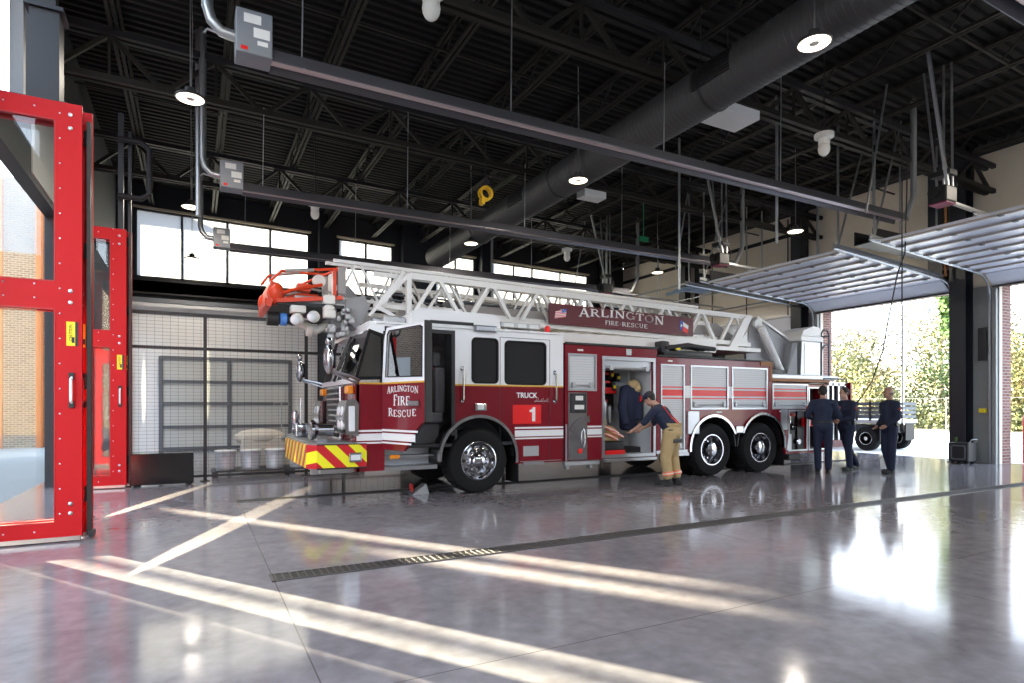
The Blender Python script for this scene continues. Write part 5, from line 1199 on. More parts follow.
nz = P('water_nozzle', MB().lathe([(.11, 0), (.11, .16), (.08, .18), (.08, .3)], (.97, 9.85, 2.76), 'x', 20).lathe([(.07, .3), (.09, .34), (.09, .42), (.05, .5)], (.97, 9.85, 2.76), 'x', 16), 'black', B, True)
P('nozzle_band', MB().lathe([(.092, .185), (.1, .19), (.1, .28), (.092, .285)], (.97, 9.85, 2.76), 'x', 20), 'lens_blue', nz, True)
P('elbow_pipe', MB().tube([(1.4, 9.85, 2.75), (1.7, 9.9, 2.62), (1.95, 10.0, 2.75), (2.05, 10.05, 3.0)], .07, 12).lathe([(.1, 0), (.1, .08)], (1.55, 9.88, 2.62), 'x', 14), 'detector', B, True)
P('support_bracket', MB().plate([(2.1, 2.8), (2.3, 2.65), (2.5, 3.0), (2.42, 3.2), (2.12, 3.12)], [], 'y', 9.66, 9.72).plate([(2.02, 2.75), (2.15, 2.55), (2.42, 2.7), (2.62, 3.2), (2.35, 3.5), (2.2, 3.5), (2.15, 3.2)], [], 'y', 10.5, 10.56).cbox(1.9, 2.3, 9.75, 10.45, 2.65, 2.85, .03), 'greyplate')
cl = MB()
for k in range(26):
    x, y, z = 1.85+rnd.random()*.4, 9.5+rnd.random()*.35, 2.5+rnd.random()*.45
    if k % 2: cl.cbox(x-.04, x+.05, y-.03, y+.04, z-.035, z+.04, .01)
    else: cl.ell((x, y, z), (.045, .045, .05), 10)
P('hydraulic_fitting', cl, 'alu_dull', smooth=True)
cb = MB()
for k in range(6):
    x = 1.95+.06*k; cb.tube([(x, 9.5, 3.0), (x-.1, 9.48, 2.7), (x-.02+.03*k, 9.5, 2.45), (x+.15, 9.55, 2.62)], .012, 6)

P('cab_roof_gear', MB().cbox(2.45, 2.75, 9.3, 9.6, 2.7, 2.8, .02).cbox(2.85, 2.95, 9.2, 9.3, 2.7, 2.82, .01).cbox(3.0, 3.08, 9.2, 9.3, 2.7, 2.82, .01), 'alu')

# ------------------------------------------------------------------ gear in the open compartment
def coat(name, mb, m, label, cat): return tag(mb.build(name, m, smooth=True, ang=60), label, cat)
t = thing('turnout_coat', 'dark turnout coat hanging in the open compartment', 'coat', (7.45, TY+.4, 1.0))
c = MB().ell((7.42, TY+.35, 1.42), (.2, .14, .42), 16).tube([(7.28, TY+.3, 1.72), (7.18, TY+.24, 1.4), (7.24, TY+.2, 1.08)], [.09, .085, .07], 12).tube([(7.54, TY+.3, 1.72), (7.6, TY+.26, 1.45), (7.58, TY+.22, 1.15)], [.085, .08, .07], 12).ell((7.42, TY+.35, 1.74), (.2, .12, .1), 14).cbox(7.27, 7.58, TY+.24, TY+.48, .95, 1.4, .06)
o = c.build('coat_body', 'navy', t, smooth=True)
md = o.modifiers.new('blend', 'REMESH'); md.mode = 'VOXEL'; md.voxel_size = .02; md.use_smooth_shade = True
MB().ell((7.5, TY+.3, 1.84), (.13, .11, .1), 14).ell((7.56, TY+.26, 1.76), (.08, .08, .1), 12).build('collar', 'tan', t, smooth=True)
MB().cbox(7.56, 7.6, TY+.17, TY+.19, 1.5, 1.62, .005).build('badge', 'bright_red', t)
MB().bar((7.42, TY+.35, 1.8), (7.42, TY+.35, 2.27), .02).build('hanging_hook', 'alu', t)
t = thing('bunker_gear', 'tan bunker gear with orange and silver bands lying in the open compartment', 'clothing', (6.82, TY+.25, .75))
c = MB().ell((6.85, TY+.28, .92), (.22, .18, .14), 14).ell((6.72, TY+.3, 1.1), (.1, .14, .18), 12).ell((6.97, TY+.25, .86), (.16, .14, .1), 12).ell((6.74, TY+.4, 1.25), (.09, .12, .12), 12).cbox(6.64, 7.05, TY+.12, TY+.5, .76, .88, .04)
o = c.build('cloth_body', 'tan', t, smooth=True); md = o.modifiers.new('blend', 'REMESH'); md.mode = 'VOXEL'; md.voxel_size = .015; md.use_smooth_shade = True
for k, (x, z) in enumerate(((6.72, 1.02), (6.85, .98), (6.96, .9), (6.82, .86))):
    b = MB().tube([(x-.13, TY+.14, z+.05), (x-.02, TY+.075, z), (x+.13, TY+.1, z-.06)], .026, 8).build('reflective_band', 'reflect', t, smooth=True)
    MB().tube([(x-.13, TY+.118, z+.05), (x-.02, TY+.052, z), (x+.13, TY+.078, z-.06)], .01, 6).build('silver_band', 'reflect_w', b, smooth=True)
tag(MB().cbox(6.62, 7.12, TY+.1, TY+.6, .6, .755, .02).build('gear_bag', 'black'), 'black bag under the orange banded gear', 'bag')
tag(MB().cbox(6.64, 7.1, TY+.04, TY+.09, .525, .6, .008).build('red_tray', 'bright_red'), 'flat bright red tray at the foot of the open compartment', 'tray')
for k, (x0, x1, z, h, tx) in enumerate(((6.64, 7.2, 2.02, .05, 'topmost'), (6.64, 7.1, 1.86, .05, 'second from top'), (6.64, 7.25, 1.66, .12, 'broadest'), (6.66, 7.05, 1.5, .04, 'lowest'))):
    tag(MB().cbox(x0, x1, TY+.5, TY+.62, z, z+h, .01).bar((x0+.05, TY+.62, z+.02), (x0+.05, TY+.66, z+.02), .03).build('red_tool', 'bright_red'), 'bright red tool on the board of the open compartment, %s' % tx, 'tool')
for k, (x, z, tx) in enumerate(((7.12, 1.95, 'upper'), (7.28, 1.9, 'right-hand'), (7.18, 1.72, 'lower'))):
    t = thing('hand_tool', 'black and yellow hand tool on the compartment board, %s one' % tx, 'tool', (x, TY+.5, z))
    MB().cbox(x-.05, x+.04, TY+.48, TY+.64, z, z+.16, .015).build('tool_body', 'black', t)
    MB().cbox(x-.02, x+.03, TY+.45, TY+.49, z+.04, z+.1, .008).build('grip', 'sign_yellow', t)
t = thing('air_cylinder', 'grey breathing air cylinder behind the banded gear', 'cylinder', (6.95, TY+.45, 1.1))
MB().lathe([(0, 0), (.07, .02), (.08, .08), (.08, .4), (.05, .48), (.02, .5)], (6.95, TY+.5, 1.05), 'z', 18).lathe([(.04, 0), (.05, .05), (.05, .3), (.02, .34)], (7.05, TY+.45, 1.1), 'z', 14).build('tank', 'alu', t, smooth=True)
MB().lathe([(.02, 0), (.035, .02), (.035, .06), (0, .07)], (6.95, TY+.5, 1.55), 'z', 12).build('valve', 'chrome', t)
t = thing('wheel_chock', 'small grey wheel chock beside the front tyre', 'wheel chock', (3.2, 9.1, 0))
MB().plate([(3.05, 0), (3.35, 0), (3.3, .16)], [], 'y', 9.2, 9.4).build('chock_wedge', 'alu_dull', t)
MB().tube([(3.08, 9.25, .05), (3.08, 9.25, .16), (3.08, 9.35, .16), (3.08, 9.35, .05)], .012, 6).build('handle', 'bright_red', t)
# ------------------------------------------------------------------ people
def capsule(mb, p, q, r0, r1, flat=1.):
    p, q = Vector(p), Vector(q); n = 5
    for i in range(n+1):
        t = i/n; r = r0+(r1-r0)*t; mb.ell(p.lerp(q, t), (r, r*flat, r), 12)
    mb.tube([p, q], [r0, r1], 12)
    return mb
def remesh(o, v=.012, sm=4):
    md = o.modifiers.new('blend', 'REMESH'); md.mode = 'VOXEL'; md.voxel_size = v; md.use_smooth_shade = True
    s = o.modifiers.new('smooth', 'SMOOTH'); s.iterations = sm; s.factor = .5
def hand(mb, w, d, side, curl=.35):
    """palm from the wrist w along d, four fingers of unequal length and a thumb from the side of the palm"""
    w = Vector(w); d = Vector(d).normalized(); sd = Vector(side).normalized(); sd = (sd-d*sd.dot(d)).normalized(); nn = d.cross(sd)
    capsule(mb, w, w+d*.05, .026, .034, 1); 
    for k in range(4):
        o = sd*(k-1.5)*.019; b = w+d*.075+o; L = (.058, .068, .063, .048)[k]
        capsule(mb, w+d*.03+o, b, .014, .011); c = b+d*L*.5+nn*L*curl*.3; capsule(mb, b, c, .0095, .0088)
        capsule(mb, c, c+d*L*.35+nn*L*curl, .0088, .0075)
    tb = w+d*.025-sd*.026; capsule(mb, tb, tb+d*.03-sd*.025, .012, .010); capsule(mb, tb+d*.03-sd*.025, tb+d*.058-sd*.03+nn*.01, .010, .008)
def person(name_label, J, cloth, hairm, skinm, shirt, pants, fwd, group=None, extra=None, loc=(0, 0, 0)):
    """J: joints in world coordinates"""
    t = thing('person', name_label, 'person', loc, group=group)
    V = {k: Vector(v) for k, v in J.items()}
    f = Vector((fwd[0], fwd[1], 0)).normalized(); sd = Vector((-f.y, f.x, 0))
    hf = Vector(J.get('face', (*fwd, 0))).normalized() if 'face' in J else f
    hs = Vector((-hf.y, hf.x, 0)).normalized(); hu = hs.cross(hf)*-1
    if hu.z < 0: hu = -hu
    rot = Matrix((hf, hs, hu)).transposed()
    b = MB(); H = V['head']
    b.ell(H+hu*.02-hf*.01, (.098, .077, .105), 16, rot); b.ell(H-hu*.05+hf*.02, (.07, .058, .075), 14, rot)     # skull, jaw
    b.ell(H+hf*.098-hu*.015, (.02, .014, .026), 8, rot)                                                     # nose
    b.ell(H+hf*.085+hs*.032+hu*.012, (.012, .016, .008), 8, rot); b.ell(H+hf*.085-hs*.032+hu*.012, (.012, .016, .008), 8, rot)
    b.ell(H+hf*.082-hu*.055, (.014, .028, .008), 8, rot); b.ell(H+hf*.07-hu*.1, (.025, .025, .018), 8, rot)
    for s in (-1, 1): b.ell(H+hs*s*.08-hu*.005-hf*.01, (.022, .01, .032), 8, rot)
    capsule(b, H-hu*.07-hf*.02, V['neck'], .056, .062)
    capsule(b, V['neck'], V['chest'], .06, .105); capsule(b, V['chest'], V['pelvis'], .105, .09)
    for s in ('L', 'R'):
        capsule(b, V['sh'+s], V['el'+s], .05, .042); capsule(b, V['el'+s], V['wr'+s], .042, .028)
        dd = (V['wr'+s]-V['el'+s]).normalized()
        hand(b, V['wr'+s], V.get('hd'+s, dd), V.get('hs'+s, f.cross(dd) if abs(dd.z) > .5 else Vector((0, 0, 1))), .5)
        capsule(b, V['hip'+s], V['kn'+s], .085, .055); capsule(b, V['kn'+s], V['an'+s], .055, .04)
        b.ell(V['an'+s]+Vector((0, 0, -.03)), (.05, .05, .04), 8)
    o = b.build('body', skinm, t, smooth=True); remesh(o, .007, 3)
    # eyes
    e = MB()
    for s in (-1, 1): e.ell(H+hf*.088+hs*s*.03+hu*.0, (.008, .011, .006), 8, rot)
    e.build('eyes', 'black', t, smooth=True)
    # shirt
    c = MB()
    capsule(c, V['neck']-Vector((0, 0, .03)), V['chest'], .085, .165); 
    w = V['chest']; p = V['pelvis']
    for i in range(7):
        k = i/6; ctr = w.lerp(p+Vector((0, 0, .02)), k)
        wd = cloth.get('bulk', 1.)*(.205-.025*math.sin(k*PI)); dp = cloth.get('bulk', 1.)*(.145-.01*k)
        c.ell(ctr, (dp, wd, .12), 16, Matrix((f, sd, Vector((0, 0, 1)))).transposed())
    c.ell(w+Vector((0, 0, .08)), (.12, .2, .1), 16, Matrix((f, sd, Vector((0, 0, 1)))).transposed())
    for s in ('L', 'R'):
        capsule(c, V['neck'].lerp(V['sh'+s], .4)-Vector((0, 0, .03)), V['sh'+s], .08, .078)
        capsule(c, V['sh'+s], V['el'+s], .078, .06)
        k = .92 if cloth.get('long', True) else .0
        if k: capsule(c, V['el'+s], V['el'+s].lerp(V['wr'+s], k), .06, .043)
    o = c.build('shirt', shirt, t, smooth=True); remesh(o, .012, 3)
    if 'badge' in cloth: cloth['badge'](t, V, f, sd)
    # trousers
    c = MB(); p = V['pelvis']
    RM = Matrix((f, sd, Vector((0, 0, 1)))).transposed()
    wide = cloth.get('wide', 1.)
    c.ell(p-Vector((0, 0, .03)), (.14*wide, .185*wide, .13), 16, RM); c.ell(p+Vector((0, 0, .05)), (.13*wide, .175*wide, .09), 16, RM)
    for s in ('L', 'R'):
        capsule(c, V['hip'+s], V['kn'+s], .108*wide, .08*wide); capsule(c, V['kn'+s], V['kn'+s].lerp(V['an'+s], cloth.get('cuff', .95)), .08*wide, .068*wide)
    o = c.build('trousers', pants, t, smooth=True); remesh(o, .012, 3)
    if cloth.get('belt', True):
        MB().lathe([(1, -.02), (1.02, -.02), (1.02, .02), (1, .02)], (0, 0, 0), 'z', 24)
        bm_ = MB(); pts = [p+Vector((0, 0, .09))+f*.137*math.cos(a)+sd*.183*math.sin(a) for a in [k*2*PI/24 for k in range(25)]]
        for u_, v_ in zip(pts, pts[1:]): bm_.bar(u_, v_, .012, .04)
        bm_.build('belt', 'leather', t)
        MB().cbox(*[q for ab in zip((p+sd*.18)[:], (p+sd*.22)[:]) for q in ab][0:0] or (p.x+sd.x*.19-.03, p.x+sd.x*.19+.03, p.y+sd.y*.19-.03, p.y+sd.y*.19+.03, p.z+.02, p.z+.12), .008).build('radio_pouch', 'black', t)
    # shoes
    for s in ('L', 'R'):
        a = V['an'+s]; td = Vector(J.get('toe'+s, (*fwd, 0))).normalized(); ts = Vector((-td.y, td.x, 0))
        Rm = Matrix((td, ts, Vector((0, 0, 1)))).transposed(); z0 = a.z-.085
        c = MB(); g = Vector((a.x, a.y, z0))
        c.ell(g+td*.12+Vector((0, 0, .04)), (.1, .05, .042), 14, Rm); c.ell(g+td*.02+Vector((0, 0, .045)), (.1, .047, .045), 14, Rm)
        capsule(c, a+Vector((0, 0, .06)), g+Vector((0, 0, .05)), .055, .05)
        c.ell(g+td*.06+Vector((0, 0, .012)), (.17, .05, .014), 14, Rm)
        o = c.build('boot', 'leather', t, smooth=True); remesh(o, .008, 2)
    # hair
    if hairm:
        c = MB(); c.ell(H+hu*.036-hf*.026, (.104, .09, .1), 16, rot)
        if cloth.get('bald'):
            c = MB(); 
            for s in (-1, 1): c.ell(H+hs*s*.06-hf*.03-hu*.01, (.055, .028, .04), 12, rot)
            c.ell(H-hf*.075-hu*.02, (.035, .065, .045), 12, rot)
        else: c.ell(H-hf*.055-hu*.02, (.05, .068, .06), 12, rot)
        c.build('hair', hairm, t, smooth=True)
    if extra: extra(t, V, f, sd, H, hf, hs, hu, rot)
    return t
Z = lambda x, y, z: (x, y, z)
def standing(x, y, face, h=1.8, lean=(0, 0), **k):
    s = h/1.8; f = Vector((math.cos(face), math.sin(face), 0)); sd = Vector((-f.y, f.x, 0)); l = Vector((lean[0], lean[1], 0))
    o = Vector((x, y, 0))
    def q(a, b, z, kk=0.): return o+f*a*s+sd*b*s+l*(z/1.8)+Vector((0, 0, z*s))
    J = dict(head=q(.03, 0, 1.67), neck=q(-.01, 0, 1.5), chest=q(0, 0, 1.3), pelvis=q(0, 0, .96))
    for n, b in (('L', 1), ('R', -1)):
        J['sh'+n] = q(-.01, b*.19, 1.43); J['hip'+n] = q(0, b*.09, .93); J['kn'+n] = q(.02, b*.1, .5); J['an'+n] = q(-.01, b*.11, .085/s)
        J['el'+n] = q(-.03, b*.26, 1.13); J['wr'+n] = q(.1, b*.24, .9)
    for a, v in k.items(): J[a] = q(*v) if len(v) == 3 and a[:2] not in ('fa', 'to', 'hd') else v
    return {a: tuple(v) for a, v in J.items()}
def patch(col):
    def fn(t, V, f, sd):
        for s in ('L', 'R'):
            a = V['sh'+s].lerp(V['el'+s], .35); out = (V['sh'+s]-V['neck']); out.z = 0; out = out.normalized()
            MB().ell(a+out*.068, (.03, .03, .035), 10).build('shoulder_patch', col, t, smooth=True)
    return fn
# man with his back to us, leftmost of the three
fa = R(40)
J = standing(11.85, 8.22, fa, 1.86, elL=(.02, .3, 1.17), wrL=(.24, .16, 1.1), elR=(.02, -.3, 1.17), wrR=(.24, -.14, 1.12), anL=(-.02, .09, .085/1.03), anR=(.03, -.1, .085/1.03))
person('person in navy uniform with dark hair seen from behind, nearest the truck tail', J, dict(badge=patch('patch')), 'hair_dark', 'skin2', 'navy2', 'navy', (math.cos(fa), math.sin(fa)), loc=(11.85, 8.22, 0), group=None)
# second man, turned toward the first, legs apart
fb = R(170)
J = standing(12.86, 8.3, fb, 1.84, lean=(-.16, 0), elL=(.1, .27, 1.15), wrL=(.3, .12, 1.08), elR=(.06, -.27, 1.15), wrR=(.28, -.12, 1.05), anL=(.1, .12, .085/1.02), anR=(-.36, -.12, .085/1.02), knL=(.1, .11, .5), knR=(-.12, -.12, .5))
person('person in navy uniform standing with feet apart, half hidden by the man seen from behind', J, dict(badge=patch('patch')), 'hair_dark', 'skin', 'navy2', 'navy', (math.cos(fb), math.sin(fb)), loc=(12.86, 8.3, 0))
# man on the right in profile
fc = R(158)
J = standing(13.0, 7.5, fc, 1.83, elL=(.02, .27, 1.16), wrL=(.17, .14, 1.0), elR=(-.06, -.27, 1.15), wrR=(.14, -.18, .98), anL=(.03, .1, .085/1.01), anR=(-.1, -.1, .085/1.01))
person('balding person in navy uniform standing alone in profile, right of the other two', J, dict(badge=patch('patch'), bald=True), 'hair_grey', 'skin2', 'navy2', 'navy', (math.cos(fc), math.sin(fc)), loc=(13.0, 7.5, 0))
# firefighter leaning into the compartment
fd = R(125)
f = Vector((math.cos(fd), math.sin(fd), 0)); sd = Vector((-f.y, f.x, 0)); o = Vector((7.55, 8.2, 0))
def q(a, b, z): return tuple(o+f*a+sd*b+Vector((0, 0, z)))
J = dict(head=q(.37, .05, 1.55), neck=q(.23, .03, 1.42), chest=q(.14, 0, 1.24), pelvis=q(-.03, 0, .97),
         shL=q(.24, .2, 1.33), shR=q(.16, -.19, 1.33), elL=q(.42, .24, 1.12), wrL=q(.62, .22, .98), elR=q(.36, -.22, 1.1), wrR=q(.56, -.1, 1.0),
         hipL=q(-.02, .1, .93), hipR=q(-.02, -.1, .93), knL=q(.06, .13, .5), knR=q(-.02, -.12, .5), anL=q(.0, .12, .1), anR=q(-.1, -.1, .1),
         face=(f.x*.85, f.y*.85, -.5), toeL=(f.x, f.y, 0), toeR=(f.x, f.y, 0))
def gear(t, V, f, sd, H, hf, hs, hu, rot):
    c = MB(); c.ell(H+hu*.055-hf*.01, (.112, .09, .075), 16, rot); c.ell(H+hu*.03+hf*.12, (.07, .075, .012), 14, rot)
    c.build('cap', 'navy', t, smooth=True)
    for s in (-1, 1):
        a = V['pelvis']-f*.135+sd*s*.06+Vector((0, 0, .1)); b = V['chest']-f*.14+sd*s*.07+Vector((0, 0, -.02)); c_ = V['neck']-f*.07+sd*s*.1+Vector((0, 0, -.0))
        sp = MB(); sp.bar(a-f*.02, b-f*.035, .04, .012); sp.bar(b-f*.035, c_-f*.05, .04, .012)
        sp.build('suspender', 'bright_red', t)
    for s in ('L', 'R'):
        a = V['kn'+s].lerp(V['an'+s], .62); b = V['kn'+s].lerp(V['an'+s], .78)
        cf = MB().tube([a, b], [.1, .098], 18).build('cuff_band', 'reflect', t, smooth=True)
        m1, m2 = a.lerp(b, .35), a.lerp(b, .65)
        MB().tube([m1, m2], [.103, .102], 18).build('cuff_silver', 'reflect_w', cf, smooth=True)
        k = V['kn'+s]; MB().ell(k+f*.06, (.06, .06, .11), 12).build('knee_pad', 'black', t, smooth=True)
    p = V['pelvis']
    MB().cbox(p.x-.12, p.x+.08, p.y-.175, p.y-.135, p.z-.2, p.z-.13, .01).build('pocket_flap', 'black', t)
    bm_ = MB(); pts = [p+Vector((0, 0, .12))+f*.165*math.cos(a)+sd*.2*math.sin(a) for a in [k*2*PI/24 for k in range(25)]]
    for u_, v_ in zip(pts, pts[1:]): bm_.bar(u_, v_, .014, .05)
    bm_.build('waistband', 'tan', t)
person('person in tan turnout trousers, red suspenders and navy cap leaning into the open compartment', J, dict(long=False, belt=False, wide=1.3, bulk=1.12, cuff=.78), 'hair_dark', 'skin', 'navy2', 'tan', (f.x, f.y), extra=gear, loc=(7.55, 8.2, 0))
# ------------------------------------------------------------------ outside, rear
struct(MB().box(XR+.5, 60, -40, 60, -.25, -.02).build('ground_rear', 'pavement', loc=(XR, 0, 0)), 'pale pavement outside the rear doors')
struct(MB().box(-60, XF-.4, -60, 60, -.25, -.02).build('ground_front', 'pavement_dark', loc=(XF, 0, 0)), 'pavement outside the front doors')
struct(MB().box(XF-.4, 60, -60, YN, -.26, -.03).build('ground_side', 'pavement', loc=(0, -7, 0)), 'pavement beside the building')
struct(MB().box(XF-.4, XR+.5, YS+.3, 60, -.26, -.03).build('ground_far', 'pavement', loc=(0, 23, 0)), 'pavement beyond the window wall')
# slope with brush
def slope():
    mb = MB(); n, m = 40, 14; r2 = random.Random(3)
    vs = []
    for i in range(m+1):
        for j in range(n+1):
            x = 38+i*2.2; y = -25+j*2.2; vs.append((x, y, -.1+max(0, i-1)*.42+r2.random()*.35*(i > 0)))
    fs = [(i*(n+1)+j, i*(n+1)+j+1, (i+1)*(n+1)+j+1, (i+1)*(n+1)+j) for i in range(m) for j in range(n)]
    return mb.add(vs, fs)
struct(slope().build('hill_slope', 'grass_dry', smooth=True), 'dry slope beyond the pavement')
def leafcloud(cx, cy, cz, rx, ry, rz, n, s, rr, clumps=9):
    mb = MB(); cl = []
    for k in range(clumps):
        a = rr.random()*2*PI; u = rr.random()**.5*.75; cl.append((cx+rx*u*math.cos(a), cy+ry*u*math.sin(a), cz+rz*(rr.random()*1.5-.8), .3+.35*rr.random()))
    for k in range(n):
        c = rr.choice(cl); v = Vector((rr.gauss(0, 1), rr.gauss(0, 1), rr.gauss(0, 1))).normalized()*rr.random()**.4
        p = Vector((c[0]+v.x*rx*c[3], c[1]+v.y*ry*c[3], c[2]+v.z*rz*c[3]))
        if p.z < .1: continue
        a = Vector((rr.gauss(0, 1), rr.gauss(0, 1), rr.gauss(0, 1))).normalized()*s; b = a.cross(Vector((rr.gauss(0, 1), rr.gauss(0, 1), rr.gauss(0, 1)))).normalized()*s*.7
        n0 = len(mb.v); mb.v += [tuple(p-a), tuple(p+b), tuple(p+a), tuple(p-b)]; mb.f.append((n0, n0+1, n0+2, n0+3))
    return mb
rt = random.Random(11)
spots = [(40, 33, 3.4, 7.2, 'a'), (42, 28, 3.6, 8.0, 'b'), (39, 23.5, 3.0, 6.6, 'c'), (43, 19.5, 3.4, 8.2, 'a'), (40, 15.5, 2.8, 7.4, 'b'), (41, 10.5, 3.4, 7.6, 'c'), (40, 6, 3.0, 8.0, 'b'), (38, 1.5, 3.0, 8.6, 'a'), (45, 37, 4, 8.8, 'c'), (47, 12, 4, 9.6, 'a'), (48, 24, 4, 9.4, 'b')]
names = {'a': 'green', 'b': 'yellowing', 'c': 'olive green'}
wh = ['far left behind the truck turret', 'left beside the door jamb', 'left of the hanging hose', 'behind the hanging hose', 'behind the leafless pole', 'right of the middle opening', 'behind the brick pier', 'in the right-hand opening', 'at the back on the far left', 'tall one at the back on the right', 'tall one at the back in the middle']
for (x, y, r, h, k), w in zip(spots, wh):
    h *= .84
    zb = max(0, (x-40.2)/2.2*.42)
    t = thing('tree', '%s bushy tree on the slope outside, %s' % (names[k], w), 'tree', (x, y, zb), group='trees on the slope')
    tr = MB().tube([(x, y, zb-.2), (x+.1, y+.05, zb+h*.4), (x, y+.1, zb+h*.75)], [.2, .13, .05], 8)
    for q in range(5):
        a = rt.random()*6.3; tr.tube([(x, y, zb+h*(.25+.1*q)), (x+r*.5*math.cos(a), y+r*.5*math.sin(a), zb+h*(.45+.1*q))], [.07, .02], 6)
    tr.build('trunk', 'bark', t, smooth=True)
    leafcloud(x, y, zb+h*.55, r, r, h*.5, 4600, .1, rt, 16).build('foliage', 'leaf_'+k, t)
    leafcloud(x-.3, y, zb+h*.5, r, r, h*.5, 1500, .1, rt, 10).build('foliage', 'leaf_b' if k != 'b' else 'leaf_c', t)
tag(leafcloud(39.0, 14, .6, 1.5, 22, .9, 9000, .12, rt, 60).build('undergrowth', 'leaf_c'), 'low brush along the foot of the slope', 'bushes', kind='stuff')
t = thing('utility_pole', 'pale concrete pole wrapped with green vine outside the middle opening', 'pole', (31, 14.6, 0))
MB().tube([(31, 14.15, -.1), (31, 14.15, 12)], [.3, .24], 14).build('pole_shaft', 'pole', t, smooth=True)
leafcloud(30.6, 15.0, 6.2, .45, .55, 1.6, 1500, .1, rt, 12).build('vine', 'vine', t)
t = thing('street_lamp', 'slim grey street lamp behind the hanging cord', 'street lamp', (26, 14.6, 0))
MB().tube([(26, 14.45, -.1), (26, 14.45, 5.6)], [.07, .045], 10).build('pole', 'pole', t, smooth=True)
MB().cbox(25.9, 26.1, 13.4, 14.3, 5.2, 5.32, .03).bar((26, 14.45, 5.26), (26, 14.2, 5.26), .05).build('lamp_head', 'frame_grey', t)
tag(MB().tube([(33, 34, 6.0), (33, 22, 5.4), (33, 12, 6.2)], .03, 6).tube([(33, 34, 5.5), (33, 22, 5.0), (33, 12, 5.7)], .03, 6).build('hanging_cable', 'black'), 'pair of overhead cables crossing in front of the trees', 'cable')
f = thing('chain_fence', 'thin grey fence at the far edge of the pavement', 'fence', (36.5, 15, 0))
q = MB()
for k in range(22): q.bar((36.5, -6+2.4*k, -.1), (36.5, -6+2.4*k, 1.9), .04)
q.build('post', 'frame_grey', f)
MB().bar((36.5, -6, 1.85), (36.5, 44, 1.85), .012).bar((36.5, -6, .1), (36.5, 44, .1), .02).build('rail', 'frame_grey', f)
# flatbed truck outside, seen side-on
t = thing('flatbed_truck', 'dark stake-bed truck parked outside behind the three men', 'truck', (19.6, 13.2, 0))
bx = 19.1
MB().cbox(bx, bx+1.9, 11.2, 14.9, .86, .98, .02).build('bed', 'alu_dull', t)
s = MB()
for x in (bx+.02, bx+1.85):
    for z in (1.02, 1.16, 1.3, 1.44): s.box(x, x+.03, 11.25, 14.8, z, z+.1)
for z in (1.02, 1.16, 1.3, 1.44): s.box(bx+.02, bx+1.85, 11.25, 11.28, z, z+.1)
s.build('stake_side', 'frame_grey', t)
s = MB()
for k in range(9): s.box(bx-.01, bx+.02, 11.15+.44*k, 11.22+.44*k, .95, 1.56)
s.build('stake', 'black', t)
MB().box(bx+.02, bx+1.98, 14.85, 14.95, .95, 2.1).box(bx, bx+.06, 12.6, 12.68, .9, 2.0).box(bx, bx+.06, 13.4, 13.48, .9, 2.0).box(bx, bx+.04, 12.6, 13.48, 1.9, 1.98).build('head_board', 'black', t)
MB().cbox(bx+.1, bx+2.0, 15.1, 17.1, .6, 2.1, .15).cbox(bx+.15, bx+1.95, 16.8, 18.2, .6, 1.3, .12).build('cab', 'frame_dark', t)
MB().box(bx+.085, bx+.1, 15.4, 16.6, 1.4, 1.95).build('cab_window', 'win_dark', t)
MB().box(bx+.4, bx+1.6, 11.4, 17.8, .55, .8).build('chassis', 'black', t)
for y in (11.78, 17.3):
    for x in (bx+.02, bx+1.72):
        w = MB().lathe([(.2, 0), (.36, .0), (.39, .04), (.39, .22), (.36, .26), (.2, .26)], (x, y, .37), 'x', 28).build('wheel', 'rubber', t, smooth=True)
        MB().lathe([(.2, .0), (.2, -.02), (.17, .03), (.08, .02), (.05, -.02), (0, -.02)], (x, y, .37), 'x', 20).build('rim', 'paper', w, smooth=True)
MB().box(bx+.0, bx+.5, 11.3, 11.33, .3, .85).box(bx+1.4, bx+1.9, 11.3, 11.33, .3, .85).build('mud_flap', 'black', t)

# ------------------------------------------------------------------ outside, front: added light-blocking walls and the brick annex
bz = -10.
def wedge():  # added wall out of view; its slots shape the sun streaks indoors
    mb = MB()
    slots = [(19.8, 20.6, 2.6, 6.0), (20.75, 21.35, 3.0, 6.0), (23.15, 23.7, 4.5, 5.2), (24.0, 24.5, 3.75, 5.3)]
    holes = [rect(a, b, c, d) for a, b, c, d in slots]
    mb.plate(rect(3, 34, -.1, 11.5), holes, 'x', bz-.1, bz)
    return mb
struct(wedge().build('sun_slot_wall', 'brick_tan', loc=(bz, 10, 0)), 'added unseen brick wall whose openings cut the sun into streaks')
s = MB()
for y in (5, 7.6, 10.2, 12.8, 15.4, 18.0, 26.5, 29):
    s.box(bz, bz+.05, y, y+1.2, 1., 3.4)
struct(s.build('slot_wall_windows', 'wall_pale'), 'pale window panels on the added sun-blocking wall')
s = MB()
for y in (6.6, 9.2, 11.8, 14.4, 17.0): s.box(bz, bz+.2, y, y+.3, -.1, 11.3)
struct(s.build('slot_wall_piers', 'orange_ext'), 'orange painted piers on the added sun-blocking wall')

